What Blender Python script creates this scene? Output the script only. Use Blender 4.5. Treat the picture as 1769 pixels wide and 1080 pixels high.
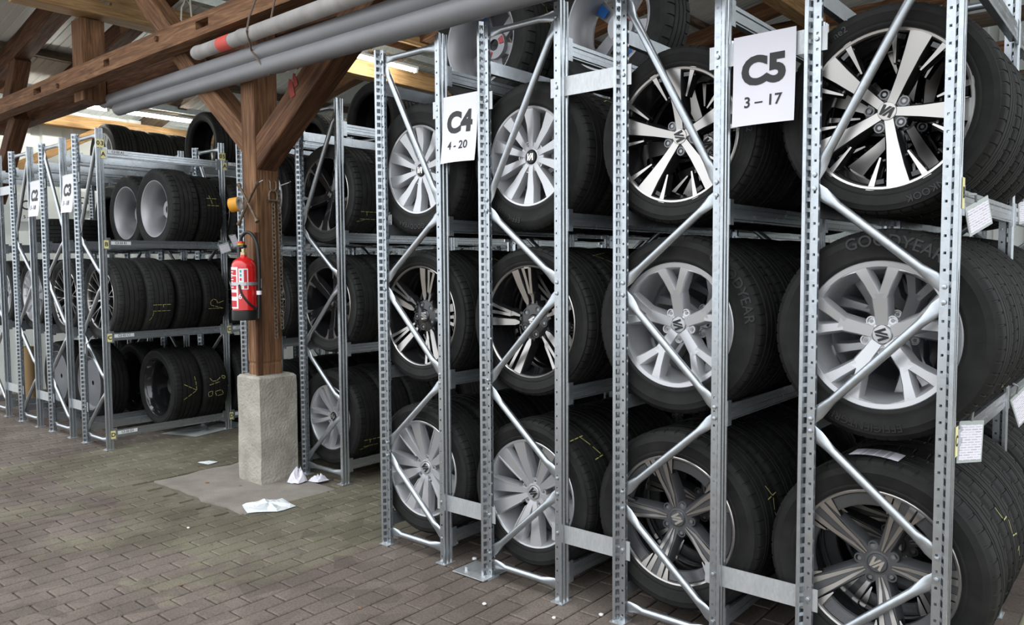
import bpy, bmesh, math, random
from mathutils import Vector, Matrix
from math import sin, cos, pi, radians, sqrt, atan2

for o in list(bpy.data.objects): bpy.data.objects.remove(o, do_unlink=True)
scene = bpy.context.scene
COL = scene.collection
random.seed(7)

# ------------------------------------------------------------------ camera
FPX = 1355.46
yaw, pit, rol = radians(-40.0158), radians(-3.43464), radians(-0.33817)
fw = Vector((sin(yaw)*cos(pit), cos(yaw)*cos(pit), sin(pit)))
r0 = Vector((cos(yaw), -sin(yaw), 0)); u0 = r0.cross(fw)
rt = r0*cos(rol) + u0*sin(rol); up = -r0*sin(rol) + u0*cos(rol)
CAMLOC = Vector((0, -2.54816, 1.40))
cam = bpy.data.cameras.new('camera'); cam.sensor_fit = 'HORIZONTAL'; cam.sensor_width = 36
cam.lens = FPX*36/1769; cam.clip_start = 0.05; cam.clip_end = 200
camo = bpy.data.objects.new('camera', cam); COL.objects.link(camo)
camo.matrix_world = Matrix(((rt.x, up.x, -fw.x, CAMLOC.x), (rt.y, up.y, -fw.y, CAMLOC.y), (rt.z, up.z, -fw.z, CAMLOC.z), (0, 0, 0, 1)))
scene.camera = camo
# ------------------------------------------------------------------ light
world = bpy.data.worlds.new('overcast_sky'); scene.world = world; world.use_nodes = True
bgn = world.node_tree.nodes['Background']
wt = world.node_tree; wc = wt.nodes.new('ShaderNodeTexCoord'); ws = wt.nodes.new('ShaderNodeSeparateXYZ'); wr = wt.nodes.new('ShaderNodeMapRange')
wr.inputs[1].default_value = -.05; wr.inputs[2].default_value = 1.0; wr.inputs[3].default_value = .8; wr.inputs[4].default_value = 2.4      # overcast sky: brighter overhead than at the horizon
wt.links.new(wc.outputs['Generated'], ws.inputs[0]); wt.links.new(ws.outputs[2], wr.inputs[0]); wt.links.new(wr.outputs[0], bgn.inputs[1])
bgn.inputs[0].default_value = (0.92, 0.96, 1.0, 1)
scene.view_settings.view_transform = 'Standard'; scene.view_settings.look = 'None'
scene.view_settings.exposure = 0.75; scene.view_settings.gamma = 1.0
scene.view_settings.use_curve_mapping = False
TUBE_EMISSION = 60.0

# ------------------------------------------------------------------ materials
def nt(name):
    m = bpy.data.materials.new(name); m.use_nodes = True
    t = m.node_tree; b = t.nodes['Principled BSDF']
    return m, t, b
def setp(b, **k):
    for n, v in k.items(): b.inputs[n].default_value = v
def mat(name, c, rough=.6, metal=0., c2=None, nscale=8., bump=0., bscale=60., coat=0., spec=.5, stretch=None, detail=6):
    m, t, b = nt(name)
    setp(b, **{'Base Color': (*c, 1), 'Roughness': rough, 'Metallic': metal, 'Coat Weight': coat, 'Specular IOR Level': spec})
    N, L = t.nodes, t.links
    tc = N.new('ShaderNodeTexCoord'); src = tc.outputs['Object']
    if stretch:
        mp = N.new('ShaderNodeMapping'); mp.inputs['Scale'].default_value = stretch
        L.new(src, mp.inputs[0]); src = mp.outputs[0]
    if c2:
        nz = N.new('ShaderNodeTexNoise'); nz.inputs['Scale'].default_value = nscale; nz.inputs['Detail'].default_value = detail
        L.new(src, nz.inputs['Vector'])
        rp = N.new('ShaderNodeValToRGB'); rp.color_ramp.elements[0].position = .32; rp.color_ramp.elements[1].position = .68
        rp.color_ramp.elements[0].color = (*c, 1); rp.color_ramp.elements[1].color = (*c2, 1)
        L.new(nz.outputs[0], rp.inputs[0]); L.new(rp.outputs[0], b.inputs['Base Color'])
    if bump:
        n2 = N.new('ShaderNodeTexNoise'); n2.inputs['Scale'].default_value = bscale; n2.inputs['Detail'].default_value = 4
        L.new(src, n2.inputs['Vector'])
        bp = N.new('ShaderNodeBump'); bp.inputs['Strength'].default_value = bump; bp.inputs['Distance'].default_value = .01
        L.new(n2.outputs[0], bp.inputs['Height']); L.new(bp.outputs[0], b.inputs['Normal'])
    return m
def glow(name, c, s):
    m, t, b = nt(name); setp(b, **{'Base Color': (*c, 1), 'Emission Color': (*c, 1), 'Emission Strength': s}); return m
def wood(name, c, c2, c3):
    m, t, b = nt(name); N, L = t.nodes, t.links; setp(b, Roughness=.78)
    b.inputs['Specular IOR Level'].default_value = .25
    tc = N.new('ShaderNodeTexCoord'); mp = N.new('ShaderNodeMapping'); mp.inputs['Scale'].default_value = (1.2, 16, 16)
    L.new(tc.outputs['Object'], mp.inputs[0])
    nz = N.new('ShaderNodeTexNoise'); nz.inputs['Scale'].default_value = 2.2; nz.inputs['Detail'].default_value = 9; nz.inputs['Distortion'].default_value = 1.2
    L.new(mp.outputs[0], nz.inputs['Vector'])
    rp = N.new('ShaderNodeValToRGB'); e = rp.color_ramp.elements
    e[0].position = .3; e[0].color = (*c, 1); e[1].position = .72; e[1].color = (*c3, 1)
    k = e.new(.5); k.color = (*c2, 1)
    L.new(nz.outputs[0], rp.inputs[0])
    n3 = N.new('ShaderNodeTexNoise'); n3.inputs['Scale'].default_value = 3.0; n3.inputs['Detail'].default_value = 3
    L.new(tc.outputs['Object'], n3.inputs['Vector'])
    mx = N.new('ShaderNodeMix'); mx.data_type = 'RGBA'; mx.blend_type = 'MULTIPLY'; mx.inputs[0].default_value = .55
    r2 = N.new('ShaderNodeValToRGB'); r2.color_ramp.elements[0].position = .3; r2.color_ramp.elements[0].color = (.45, .42, .4, 1); r2.color_ramp.elements[1].position = .65
    L.new(n3.outputs[0], r2.inputs[0]); L.new(rp.outputs[0], mx.inputs[6]); L.new(r2.outputs[0], mx.inputs[7]); L.new(mx.outputs[2], b.inputs['Base Color'])
    bp = N.new('ShaderNodeBump'); bp.inputs['Strength'].default_value = .5; bp.inputs['Distance'].default_value = .006
    L.new(nz.outputs[0], bp.inputs['Height']); L.new(bp.outputs[0], b.inputs['Normal'])
    return m
def rubber(name, c, c2, rough):
    # black rubber with fine lateral sipes around the tread (wave over the rolling angle)
    m, t, b = nt(name); N, L = t.nodes, t.links; setp(b, Roughness=rough); b.inputs['Specular IOR Level'].default_value = .22
    tc = N.new('ShaderNodeTexCoord'); sp = N.new('ShaderNodeSeparateXYZ'); L.new(tc.outputs['Object'], sp.inputs[0])
    at = N.new('ShaderNodeMath'); at.operation = 'ARCTAN2'; L.new(sp.outputs[2], at.inputs[0]); L.new(sp.outputs[0], at.inputs[1])
    ab = N.new('ShaderNodeMath'); ab.operation = 'ABSOLUTE'; L.new(sp.outputs[1], ab.inputs[0])
    k1 = N.new('ShaderNodeMath'); k1.operation = 'MULTIPLY'; k1.inputs[1].default_value = 96; L.new(at.outputs[0], k1.inputs[0])
    k2 = N.new('ShaderNodeMath'); k2.operation = 'MULTIPLY_ADD'; k2.inputs[1].default_value = 60; L.new(ab.outputs[0], k2.inputs[0]); L.new(k1.outputs[0], k2.inputs[2])
    sn = N.new('ShaderNodeMath'); sn.operation = 'SINE'; L.new(k2.outputs[0], sn.inputs[0])
    gt = N.new('ShaderNodeMath'); gt.operation = 'GREATER_THAN'; gt.inputs[1].default_value = .93; L.new(sn.outputs[0], gt.inputs[0])
    nz = N.new('ShaderNodeTexNoise'); nz.inputs['Scale'].default_value = 14; nz.inputs['Detail'].default_value = 5; L.new(tc.outputs['Object'], nz.inputs['Vector'])
    rp = N.new('ShaderNodeValToRGB'); rp.color_ramp.elements[0].position = .35; rp.color_ramp.elements[1].position = .7
    rp.color_ramp.elements[0].color = (*c, 1); rp.color_ramp.elements[1].color = (*c2, 1)
    L.new(nz.outputs[0], rp.inputs[0]); L.new(rp.outputs[0], b.inputs['Base Color'])
    bp = N.new('ShaderNodeBump'); bp.inputs['Strength'].default_value = .35; bp.inputs['Distance'].default_value = .004; bp.invert = True
    L.new(gt.outputs[0], bp.inputs['Height']); L.new(bp.outputs[0], b.inputs['Normal'])
    return m
def galv(name, c, c2, rough):
    m, t, b = nt(name); N, L = t.nodes, t.links; setp(b, Metallic=.85)
    tc = N.new('ShaderNodeTexCoord')
    v = N.new('ShaderNodeTexVoronoi'); v.inputs['Scale'].default_value = 60; L.new(tc.outputs['Object'], v.inputs['Vector'])
    rp = N.new('ShaderNodeValToRGB'); rp.color_ramp.elements[0].color = (*c, 1); rp.color_ramp.elements[1].color = (*c2, 1)
    L.new(v.outputs['Color'], rp.inputs[0]); L.new(rp.outputs[0], b.inputs['Base Color'])
    mr = N.new('ShaderNodeMapRange'); mr.inputs[3].default_value = rough-.05; mr.inputs[4].default_value = rough+.12
    nz = N.new('ShaderNodeTexNoise'); nz.inputs['Scale'].default_value = 9; L.new(tc.outputs['Object'], nz.inputs['Vector'])
    L.new(nz.outputs[0], mr.inputs[0]); L.new(mr.outputs[0], b.inputs['Roughness'])
    return m
def paver_mat():
    m, t, b = nt('paver_stone'); N, L = t.nodes, t.links; setp(b, Roughness=.88); b.inputs['Specular IOR Level'].default_value = .3
    g = N.new('ShaderNodeNewGeometry'); sp = N.new('ShaderNodeSeparateXYZ'); L.new(g.outputs['Position'], sp.inputs[0])
    oi = N.new('ShaderNodeObjectInfo')
    # mossy lane between the racks (X between -6.3 and -3.05)
    def ramp(lo, hi, sock):
        r = N.new('ShaderNodeMapRange'); r.interpolation_type = 'SMOOTHSTEP'; r.inputs[1].default_value = lo; r.inputs[2].default_value = hi; L.new(sock, r.inputs[0]); return r.outputs[0]
    def mul(a, c):
        k = N.new('ShaderNodeMath'); k.operation = 'MULTIPLY'; L.new(a, k.inputs[0])
        if isinstance(c, float): k.inputs[1].default_value = c
        else: L.new(c, k.inputs[1])
        return k.outputs[0]
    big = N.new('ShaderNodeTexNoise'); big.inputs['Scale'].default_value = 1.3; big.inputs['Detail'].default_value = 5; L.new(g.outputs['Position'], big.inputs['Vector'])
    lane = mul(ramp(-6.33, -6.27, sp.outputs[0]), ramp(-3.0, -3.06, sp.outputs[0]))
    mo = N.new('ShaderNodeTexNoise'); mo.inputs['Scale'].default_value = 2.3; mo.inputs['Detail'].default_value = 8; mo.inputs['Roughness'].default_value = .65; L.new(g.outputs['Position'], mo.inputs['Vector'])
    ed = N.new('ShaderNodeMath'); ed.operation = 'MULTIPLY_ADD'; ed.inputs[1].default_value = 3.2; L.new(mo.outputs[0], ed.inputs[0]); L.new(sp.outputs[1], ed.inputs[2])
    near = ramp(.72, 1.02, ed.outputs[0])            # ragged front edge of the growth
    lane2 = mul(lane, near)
    cell = N.new('ShaderNodeTexVoronoi'); cell.inputs['Scale'].default_value = 7; L.new(g.outputs['Position'], cell.inputs['Vector'])
    fine = N.new('ShaderNodeTexNoise'); fine.inputs['Scale'].default_value = 110; fine.inputs['Detail'].default_value = 3; L.new(g.outputs['Position'], fine.inputs['Vector'])
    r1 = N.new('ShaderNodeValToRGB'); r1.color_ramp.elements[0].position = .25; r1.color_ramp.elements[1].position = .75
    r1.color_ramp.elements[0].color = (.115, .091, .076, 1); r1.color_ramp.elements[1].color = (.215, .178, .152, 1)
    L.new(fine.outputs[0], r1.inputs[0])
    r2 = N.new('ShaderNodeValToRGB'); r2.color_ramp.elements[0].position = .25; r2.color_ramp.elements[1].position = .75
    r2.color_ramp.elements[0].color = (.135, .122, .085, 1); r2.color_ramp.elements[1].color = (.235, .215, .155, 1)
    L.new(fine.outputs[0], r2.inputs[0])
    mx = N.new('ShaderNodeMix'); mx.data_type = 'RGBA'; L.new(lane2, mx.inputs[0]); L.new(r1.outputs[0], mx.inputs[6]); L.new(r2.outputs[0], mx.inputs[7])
    # damp dark stain patches and paver to paver variation
    m2 = N.new('ShaderNodeMix'); m2.data_type = 'RGBA'; m2.blend_type = 'MULTIPLY'; m2.inputs[0].default_value = .8
    r3 = N.new('ShaderNodeValToRGB'); r3.color_ramp.elements[0].position = .36; r3.color_ramp.elements[1].position = .6
    r3.color_ramp.elements[0].color = (.62, .56, .54, 1); r3.color_ramp.elements[1].color = (1.08, 1.08, 1.05, 1)
    L.new(big.outputs[0], r3.inputs[0]); L.new(mx.outputs[2], m2.inputs[6]); L.new(r3.outputs[0], m2.inputs[7])
    m3 = N.new('ShaderNodeMix'); m3.data_type = 'RGBA'; m3.blend_type = 'MULTIPLY'; m3.inputs[0].default_value = .35
    L.new(m2.outputs[2], m3.inputs[6]); cr = N.new('ShaderNodeRGBToBW'); L.new(cell.outputs['Color'], cr.inputs[0]); L.new(cr.outputs[0], m3.inputs[7])
    hs = N.new('ShaderNodeHueSaturation'); hs.inputs['Saturation'].default_value = .95; L.new(m3.outputs[2], hs.inputs['Color'])
    L.new(hs.outputs[0], b.inputs['Base Color'])
    bp = N.new('ShaderNodeBump'); bp.inputs['Strength'].default_value = .35; bp.inputs['Distance'].default_value = .004
    L.new(fine.outputs[0], bp.inputs['Height']); L.new(bp.outputs[0], b.inputs['Normal'])
    return m
def print_mat(name, scale):
    # white paper with rows of small grey print
    m, t, b = nt(name); N, L = t.nodes, t.links; setp(b, Roughness=.55)
    tc = N.new('ShaderNodeTexCoord'); mp = N.new('ShaderNodeMapping'); mp.inputs['Rotation'].default_value = (pi/2, 0, 0); L.new(tc.outputs['Object'], mp.inputs[0])
    br = N.new('ShaderNodeTexBrick'); br.inputs['Scale'].default_value = scale; br.inputs['Color1'].default_value = (.42, .40, .45, 1); br.inputs['Color2'].default_value = (.70, .68, .74, 1)
    br.inputs['Mortar'].default_value = (.80, .78, .84, 1); br.inputs['Mortar Size'].default_value = .035; br.inputs['Brick Width'].default_value = .42; br.inputs['Row Height'].default_value = .11; br.inputs['Bias'].default_value = -.1
    L.new(mp.outputs[0], br.inputs['Vector']); L.new(br.outputs[0], b.inputs['Base Color']); return m

MT = dict(
 galv=galv('galvanised_steel', (.46, .495, .525), (.55, .59, .62), .22),
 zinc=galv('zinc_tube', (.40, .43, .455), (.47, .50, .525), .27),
 galvdull=galv('galvanised_plate', (.52, .54, .55), (.62, .64, .65), .5),
 rubber=rubber('tyre_rubber', (.0085, .0083, .008), (.016, .0158, .015), .66),
 rubber2=rubber('tyre_rubber_dusty', (.018, .018, .0175), (.031, .031, .030), .68),
 letter=mat('sidewall_letter', (.006, .006, .006), .35),
 silver=mat('silver_alloy', (.50, .505, .52), .30, .6, coat=.3),
 silverd=mat('silver_alloy_inner', (.50, .505, .52), .34, .6, coat=.2),
 mach=mat('machined_alloy', (.48, .46, .44), .28, .9),
 black=mat('gloss_black_alloy', (.012, .012, .013), .16, .0, coat=.6),
 grey=mat('dark_grey_alloy', (.10, .102, .108), .32, .5, coat=.3),
 greymid=mat('mid_grey_alloy', (.20, .205, .215), .42, .6),
 barrel=mat('cast_barrel', (.42, .42, .44), .48, .55, c2=(.50, .50, .52), nscale=5),
 disc=mat('dull_grey_disc', (.16, .165, .18), .5, .3, c2=(.20, .205, .22), nscale=4),
 logo_b=mat('emblem_black', (.01, .01, .01), .35), logo_s=mat('emblem_silver', (.78, .76, .72), .25, .9),
 bolt=mat('bolt_steel', (.30, .30, .31), .35, .9),
 wood_d=wood('dark_timber', (.045, .021, .011), (.105, .048, .024), (.19, .095, .048)),
 wood_m=wood('brown_timber', (.09, .045, .022), (.18, .09, .045), (.30, .165, .085)),
 wood_l=wood('pale_timber', (.22, .13, .055), (.36, .22, .10), (.50, .33, .16)),
 wood_g=wood('grey_timber', (.06, .045, .032), (.12, .09, .065), (.20, .16, .12)),
 sheet=mat('white_roof_sheet', (.76, .79, .77), .5, c2=(.82, .84, .82), nscale=1.5),
 wallsheet=mat('white_wall_sheet', (.78, .84, .82), .5, c2=(.84, .88, .86), nscale=1.5),
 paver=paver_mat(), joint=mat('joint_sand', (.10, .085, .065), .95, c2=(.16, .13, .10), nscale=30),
 conc=mat('concrete', (.27, .25, .21), .9, c2=(.42, .39, .335), nscale=7, bump=.8, bscale=60, detail=10),
 slab=mat('concrete_pad', (.19, .165, .14), .9, c2=(.28, .25, .215), nscale=5, bump=.3, bscale=90),
 paper=mat('white_paper', (.72, .71, .77), .6), paper2=mat('white_cloth_paper', (.66, .69, .70), .7), ink=mat('black_ink', (.02, .02, .02), .6),
 sticker=mat('yellow_sticker', (.86, .80, .40), .5), strip=mat('label_strip', (.80, .82, .84), .4),
 tag=print_mat('tag_print', 14.0), tagcase=mat('tag_sleeve', (.42, .46, .44), .25, spec=.6), strap=mat('clear_strap', (.30, .31, .32), .35),
 chalk=mat('yellow_chalk', (.42, .39, .13), .8),
 red=mat('red_enamel', (.62, .012, .012), .25, coat=.5), blackp=mat('black_plastic', (.012, .012, .012), .42), label_w=mat('white_label', (.82, .80, .82), .45),
 label_r=mat('red_label', (.55, .02, .03), .45), teal=mat('teal_print', (.03, .36, .36), .5), yel=mat('yellow_plastic', (.80, .42, .02), .45),
 brass=mat('brass', (.60, .50, .30), .35, .8), chain=mat('worn_chain', (.17, .13, .095), .55, .6, c2=(.30, .25, .19), nscale=60), rust=mat('rusty_iron', (.10, .07, .045), .6, .6, c2=(.20, .15, .10), nscale=30),
 tape=mat('orange_tape', (.66, .30, .02), .5), tapew=mat('tape_core', (.62, .60, .55), .8, c2=(.45, .43, .40), nscale=60),
 pvc=mat('grey_pvc_pipe', (.165, .165, .175), .45, c2=(.195, .195, .205), nscale=3), cpipe=mat('dusty_grey_pipe', (.25, .24, .23), .75, c2=(.36, .345, .33), nscale=6),
 wire=mat('rusty_wire', (.12, .08, .06), .6), redtape=mat('red_tape', (.60, .07, .05), .6), whitep=mat('white_cable', (.75, .72, .60), .5),
 blue=mat('blue_film', (.02, .13, .42), .35), redhub=mat('red_hub_mark', (.60, .08, .09), .45), card=mat('cardboard', (.30, .19, .085), .8, c2=(.36, .24, .12), nscale=4),
 foil=mat('plastic_sheet', (.55, .60, .58), .15, spec=.8), plastic=mat('yellowish_plastic_sheet', (.72, .70, .48), .3),
 spray=mat('red_paint', (.24, .03, .022), .8), dirt=mat('brown_leaf', (.20, .10, .04), .9), white=mat('white_stone', (.7, .69, .66), .8),
 tube=glow('lit_tube', (1.0, .97, .88), TUBE_EMISSION), tray=galv('galvanised_tray', (.50, .56, .55), (.66, .72, .71), .45), housing=mat('lamp_housing', (.75, .76, .75), .4),
)

# ------------------------------------------------------------------ mesh helpers
def mesh(name, V, F, mats, idx=None, smooth=False):
    me = bpy.data.meshes.new(name); me.from_pydata([tuple(v) for v in V], [], F)
    for m in (mats if isinstance(mats, (list, tuple)) else [mats]): me.materials.append(MT[m])
    if idx: me.polygons.foreach_set('material_index', idx)
    if smooth: me.polygons.foreach_set('use_smooth', [True]*len(me.polygons))
    me.update(); return me
def obj(name, me, parent=None, loc=(0, 0, 0), rot=(0, 0, 0), scale=(1, 1, 1)):
    o = bpy.data.objects.new(name, me); COL.objects.link(o)
    o.location = loc; o.rotation_euler = rot; o.scale = scale
    if parent: o.parent = parent
    return o
def thing(name, label, cat, loc=(0, 0, 0), group=None, me=None, rot=(0, 0, 0)):
    o = obj(name, me, None, loc, rot); o['label'] = label; o['category'] = cat
    if group: o['group'] = group
    return o
def struct(name, me, loc=(0, 0, 0), label=None):
    o = obj(name, me, None, loc); o['kind'] = 'structure'
    if label: o['label'] = label
    return o
class B:
    "collects geometry"
    def __init__(s): s.V = []; s.F = []; s.I = []
    def add(s, V, F, i=0, M=None):
        n = len(s.V)
        s.V += [tuple(M @ Vector(v)) if M else tuple(v) for v in V]
        s.F += [tuple(a+n for a in f) for f in F]; s.I += ([i]*len(F) if isinstance(i, int) else i); return s
    def box(s, x0, x1, y0, y1, z0, z1, i=0, M=None):
        V = [(x, y, z) for z in (z0, z1) for y in (y0, y1) for x in (x0, x1)]
        return s.add(V, [(0, 2, 3, 1), (4, 5, 7, 6), (0, 1, 5, 4), (2, 6, 7, 3), (0, 4, 6, 2), (1, 3, 7, 5)], i, M)
    def loft(s, rings, i=0, close=True, caps=True):
        n = len(rings[0]); V = [p for r in rings for p in r]; F = []
        for a in range(len(rings)-1):
            for b in range(n if close else n-1):
                c = (b+1) % n; F.append((a*n+b, a*n+c, (a+1)*n+c, (a+1)*n+b))
        if caps and close:
            F.append(tuple(range(n-1, -1, -1))); F.append(tuple(range((len(rings)-1)*n, len(rings)*n)))
        return s.add(V, F, i)
    def lathe(s, prof, seg=64, i=0, axis='Y', closed=False, M=None, a0=0, a1=2*pi):
        V = []; F = []; full = abs(a1-a0-2*pi) < 1e-6; ns = seg if full else seg+1
        for k in range(ns):
            t = a0+(a1-a0)*k/seg
            for r, h in prof:
                V.append((r*cos(t), h, r*sin(t)) if axis == 'Y' else (r*cos(t), r*sin(t), h))
        n = len(prof); ii = []
        for k in range(seg):
            k2 = (k+1) % ns
            for j in range(n if closed else n-1):
                j2 = (j+1) % n
                f = (k*n+j, k*n+j2, k2*n+j2, k2*n+j)
                F.append(f); ii.append(i[j] if isinstance(i, (list, tuple)) else i)
        s.add(V, F, 0, M); s.I[-len(F):] = ii; return s
    def tube(s, pts, r, seg=10, i=0, caps=True, closed=False):
        P = [Vector(p) for p in pts]; rings = []; n = len(P); prev = None
        for k, p in enumerate(P):
            if closed: d = P[(k+1) % n]-P[k-1]
            else: d = P[min(k+1, n-1)]-P[max(k-1, 0)]
            d.normalize()
            ref = prev if prev else (Vector((0, 0, 1)) if abs(d.z) < .9 else Vector((1, 0, 0)))
            a = (ref - d*ref.dot(d)).normalized(); prev = a; b = d.cross(a)
            rr = r[k] if isinstance(r, (list, tuple)) else r
            rings.append([p+(a*cos(2*pi*q/seg)+b*sin(2*pi*q/seg))*rr for q in range(seg)])
        if closed: rings.append(rings[0])
        return s.loft(rings, i, True, caps and not closed)
    def mesh(s, name, mats, smooth=False, merge=False, bevel=0):
        me = mesh(name, s.V, s.F, mats, s.I, False)
        if merge or bevel:
            bm = bmesh.new(); bm.from_mesh(me)
            if merge: bmesh.ops.remove_doubles(bm, verts=bm.verts, dist=1e-5)
            if bevel: bmesh.ops.bevel(bm, geom=[e for e in bm.edges if len(e.link_faces) == 2 and e.calc_face_angle(0) > .6], offset=bevel, segments=2, profile=.6, affect='EDGES')
            bm.to_mesh(me); bm.free()
        if smooth:
            me.polygons.foreach_set('use_smooth', [True]*len(me.polygons))
            try: me.set_sharp_from_angle(angle=radians(35))
            except Exception: pass
        return me
_txt = {}
def text_mesh(s, size, matname, bold=0., depth=.0005, spacing=1.):
    "lettering in the XZ plane, centred, readable from -Y"
    key = (s, size, matname, bold, depth)
    if key in _txt: return _txt[key]
    c = bpy.data.curves.new('lettering', 'FONT'); c.body = s; c.size = size; c.offset = bold; c.extrude = depth; c.align_x = 'CENTER'; c.align_y = 'CENTER'; c.space_character = spacing; c.resolution_u = 4
    o = bpy.data.objects.new('lettering_tmp', c); COL.objects.link(o)
    dg = bpy.context.evaluated_depsgraph_get(); me = bpy.data.meshes.new_from_object(o.evaluated_get(dg))
    bpy.data.objects.remove(o); bpy.data.curves.remove(c)
    me.transform(Matrix.Rotation(pi/2, 4, 'X')); me.materials.clear(); me.materials.append(MT[matname]); me.name = 'lettering'
    _txt[key] = me; return me
def beam_between(p0, p1, w, h, roll_up=Vector((0, 0, 1))):
    p0 = Vector(p0); p1 = Vector(p1); x = (p1-p0).normalized()
    if abs(x.z) > .98: roll_up = Vector((0, 1, 0))
    y = roll_up.cross(x).normalized(); z = x.cross(y)
    return Matrix(((x.x, y.x, z.x, p0.x), (x.y, y.y, z.y, p0.y), (x.z, y.z, z.z, p0.z), (0, 0, 0, 1))), (p1-p0).length
def timber(name, p0, p1, w, h, m, parent, seed=0):
    M, L = beam_between(p0, p1, w, h); rnd = random.Random(seed); b = B(); n = max(2, int(L/.35)); rings = []
    for k in range(n+1):
        x = L*k/n; j = lambda: rnd.uniform(-.004, .004)
        c = .006
        ring = [(-w/2+c, -h/2), (w/2-c, -h/2), (w/2, -h/2+c), (w/2, h/2-c), (w/2-c, h/2), (-w/2+c, h/2), (-w/2, h/2-c), (-w/2, -h/2+c)]
        dy, dz = j(), j(); rings.append([(x, y+dy, z+dz) for y, z in ring])
    b.loft(rings); me = b.mesh(name, m)
    o = obj(name, me, parent); o.matrix_local = (parent.matrix_basis.inverted() @ M) if parent else M
    return o

# ------------------------------------------------------------------ floor
b = B(); b.add([(-16, -9, -.012), (9, -9, -.012), (9, 13, -.012), (-16, 13, -.012)], [(0, 1, 2, 3)])
floor = struct('floor', b.mesh('floor', ['joint']), label='brown and mossy running bond concrete paver floor')
def proj(p):
    d = Vector(p)-CAMLOC; z = d.dot(fw)
    if z < .2: return None
    return 884.5+FPX*d.dot(rt)/z, 540-FPX*d.dot(up)/z, z
PW, PL = .0985, .197
def paver_geo(w, l, top=0., c=.005):
    V = []; F = []
    for (x, y, z) in ((w/2, l/2, -.012), (w/2, l/2, top-.004), (w/2-c, l/2-c, top)):
        V += [(-x, -y, z), (x, -y, z), (x, y, z), (-x, y, z)]
    for a in (0, 4):
        for k in range(4): F.append((a+k, a+(k+1) % 4, a+4+(k+1) % 4, a+4+k))
    F.append((8, 9, 10, 11)); return V, F
SLAB = (-5.07, -3.98, -.18, .47)
cand = []
nx0, nx1 = int(-9.6/.1), int(1.2/.1)
for ix in range(nx0, nx1):
    x = ix*.1+.05
    for iy in range(-14, 24):
        y = iy*.2+(.1 if ix % 2 else 0.)+.1
        if SLAB[0]-.03 < x < SLAB[1]+.03 and SLAB[2]-.06 < y < SLAB[3]+.06: continue
        q = proj((x, y, 0))
        if not q or q[0] < -160 or q[0] > 1900 or q[1] > 1290: continue
        if x < -6.9 and y > 1.2: continue
        if y > 2.4: continue
        area = abs(.1*.2*FPX*FPX/(q[2]**2)*(1.4/q[2]))
        vis = 0 <= q[0] <= 1769 and q[1] <= 1080 and y < 1.2 and not (x > -2.9 and y > .15)
        cand.append((area if vis else area*1e-3, x, y))
cand.sort(reverse=True)
pmeshes = []
for k in range(4):
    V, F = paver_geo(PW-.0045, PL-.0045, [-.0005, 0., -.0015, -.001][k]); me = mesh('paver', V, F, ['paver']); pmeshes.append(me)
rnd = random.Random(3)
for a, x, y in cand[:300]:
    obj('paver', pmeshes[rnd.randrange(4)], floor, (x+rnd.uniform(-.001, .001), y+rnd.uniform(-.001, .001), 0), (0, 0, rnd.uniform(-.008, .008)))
b = B()
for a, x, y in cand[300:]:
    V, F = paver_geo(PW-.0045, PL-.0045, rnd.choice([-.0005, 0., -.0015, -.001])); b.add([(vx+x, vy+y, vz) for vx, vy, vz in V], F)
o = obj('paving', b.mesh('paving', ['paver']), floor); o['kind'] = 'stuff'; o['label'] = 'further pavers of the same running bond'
b = B(); sx0, sx1, sy0, sy1 = SLAB; rnd = random.Random(5)
edge = []
for k in range(10): edge.append((sx0+(sx1-sx0)*k/10, sy0+rnd.uniform(-.02, .02)))
for k in range(6): edge.append((sx1+rnd.uniform(-.015, .015), sy0+(sy1-sy0)*k/6))
for k in range(10): edge.append((sx1-(sx1-sx0)*k/10, sy1+rnd.uniform(-.015, .015)))
for k in range(6): edge.append((sx0+rnd.uniform(-.02, .02), sy1-(sy1-sy0)*k/6))
n = len(edge)
b.add([(x, y, -.011) for x, y in edge]+[(x, y, .001) for x, y in edge], [tuple(range(n, 2*n))]+[(k, (k+1) % n, n+(k+1) % n, n+k) for k in range(n)])
obj('concrete_pad', b.mesh('concrete_pad', ['slab']), floor)

# ------------------------------------------------------------------ roof, walls, timber frame
RS, RZ, RX = .2, 3.30, -9.0            # rafter underside: z = RZ + RS*(x-RX)
zr = lambda x: RZ+RS*(x-RX)
RH = .19                               # rafter depth
b = B(); x0, x1 = -10.6, 4.2
yy = -1.05; prof = []
while yy < 9.2:
    prof += [(yy, 0), (yy+.070, 0), (yy+.074, .010), (yy+.080, .010)]; yy += .0835
top = RH+.075
for xa, xb in ((x0, -6.2), (-6.2, -1.6), (-1.6, x1)):
    V = [(x, y, zr(x)+top+dz+(.012 if xa > x0 and x == xa else 0)) for x in (xa, xb) for y, dz in prof]; n = len(prof)
    b.add(V, [(k, k+1, n+k+1, n+k) for k in range(n-1)])
# outer skin, a hand above
V = [(x, y, zr(x)+top+.06) for x in (x0, x1) for y in (-1.05, 9.2)]
b.add(V, [(0, 1, 3, 2)])
ceiling = struct('ceiling', b.mesh('roof_sheet', ['sheet']), label='white ribbed roof sheeting over brown timber rafters')
rafts = [(-.45, .12, 'wood_d'), (.29, .15, 'wood_d'), (.93, .12, 'wood_d'), (2.2, .11, 'wood_g'), (3.55, .14, 'wood_m'), (5.2, .13, 'wood_m'), (6.8, .13, 'wood_m'), (8.3, .13, 'wood_m')]
for k, (y, w, m) in enumerate(rafts):
    timber('rafter', (-10.4, y, zr(-10.4)+RH/2), (3.9, y, zr(3.9)+RH/2), w, RH, m, ceiling, k)
for k in range(13):
    x = -9.86+k*1.045
    timber('roof_batten', (x, -1.0, zr(x)+RH+.035), (x, 9.1, zr(x)+RH+.035), .10, .07, 'wood_g' if k % 3 else 'wood_d', ceiling, 30+k)
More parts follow.
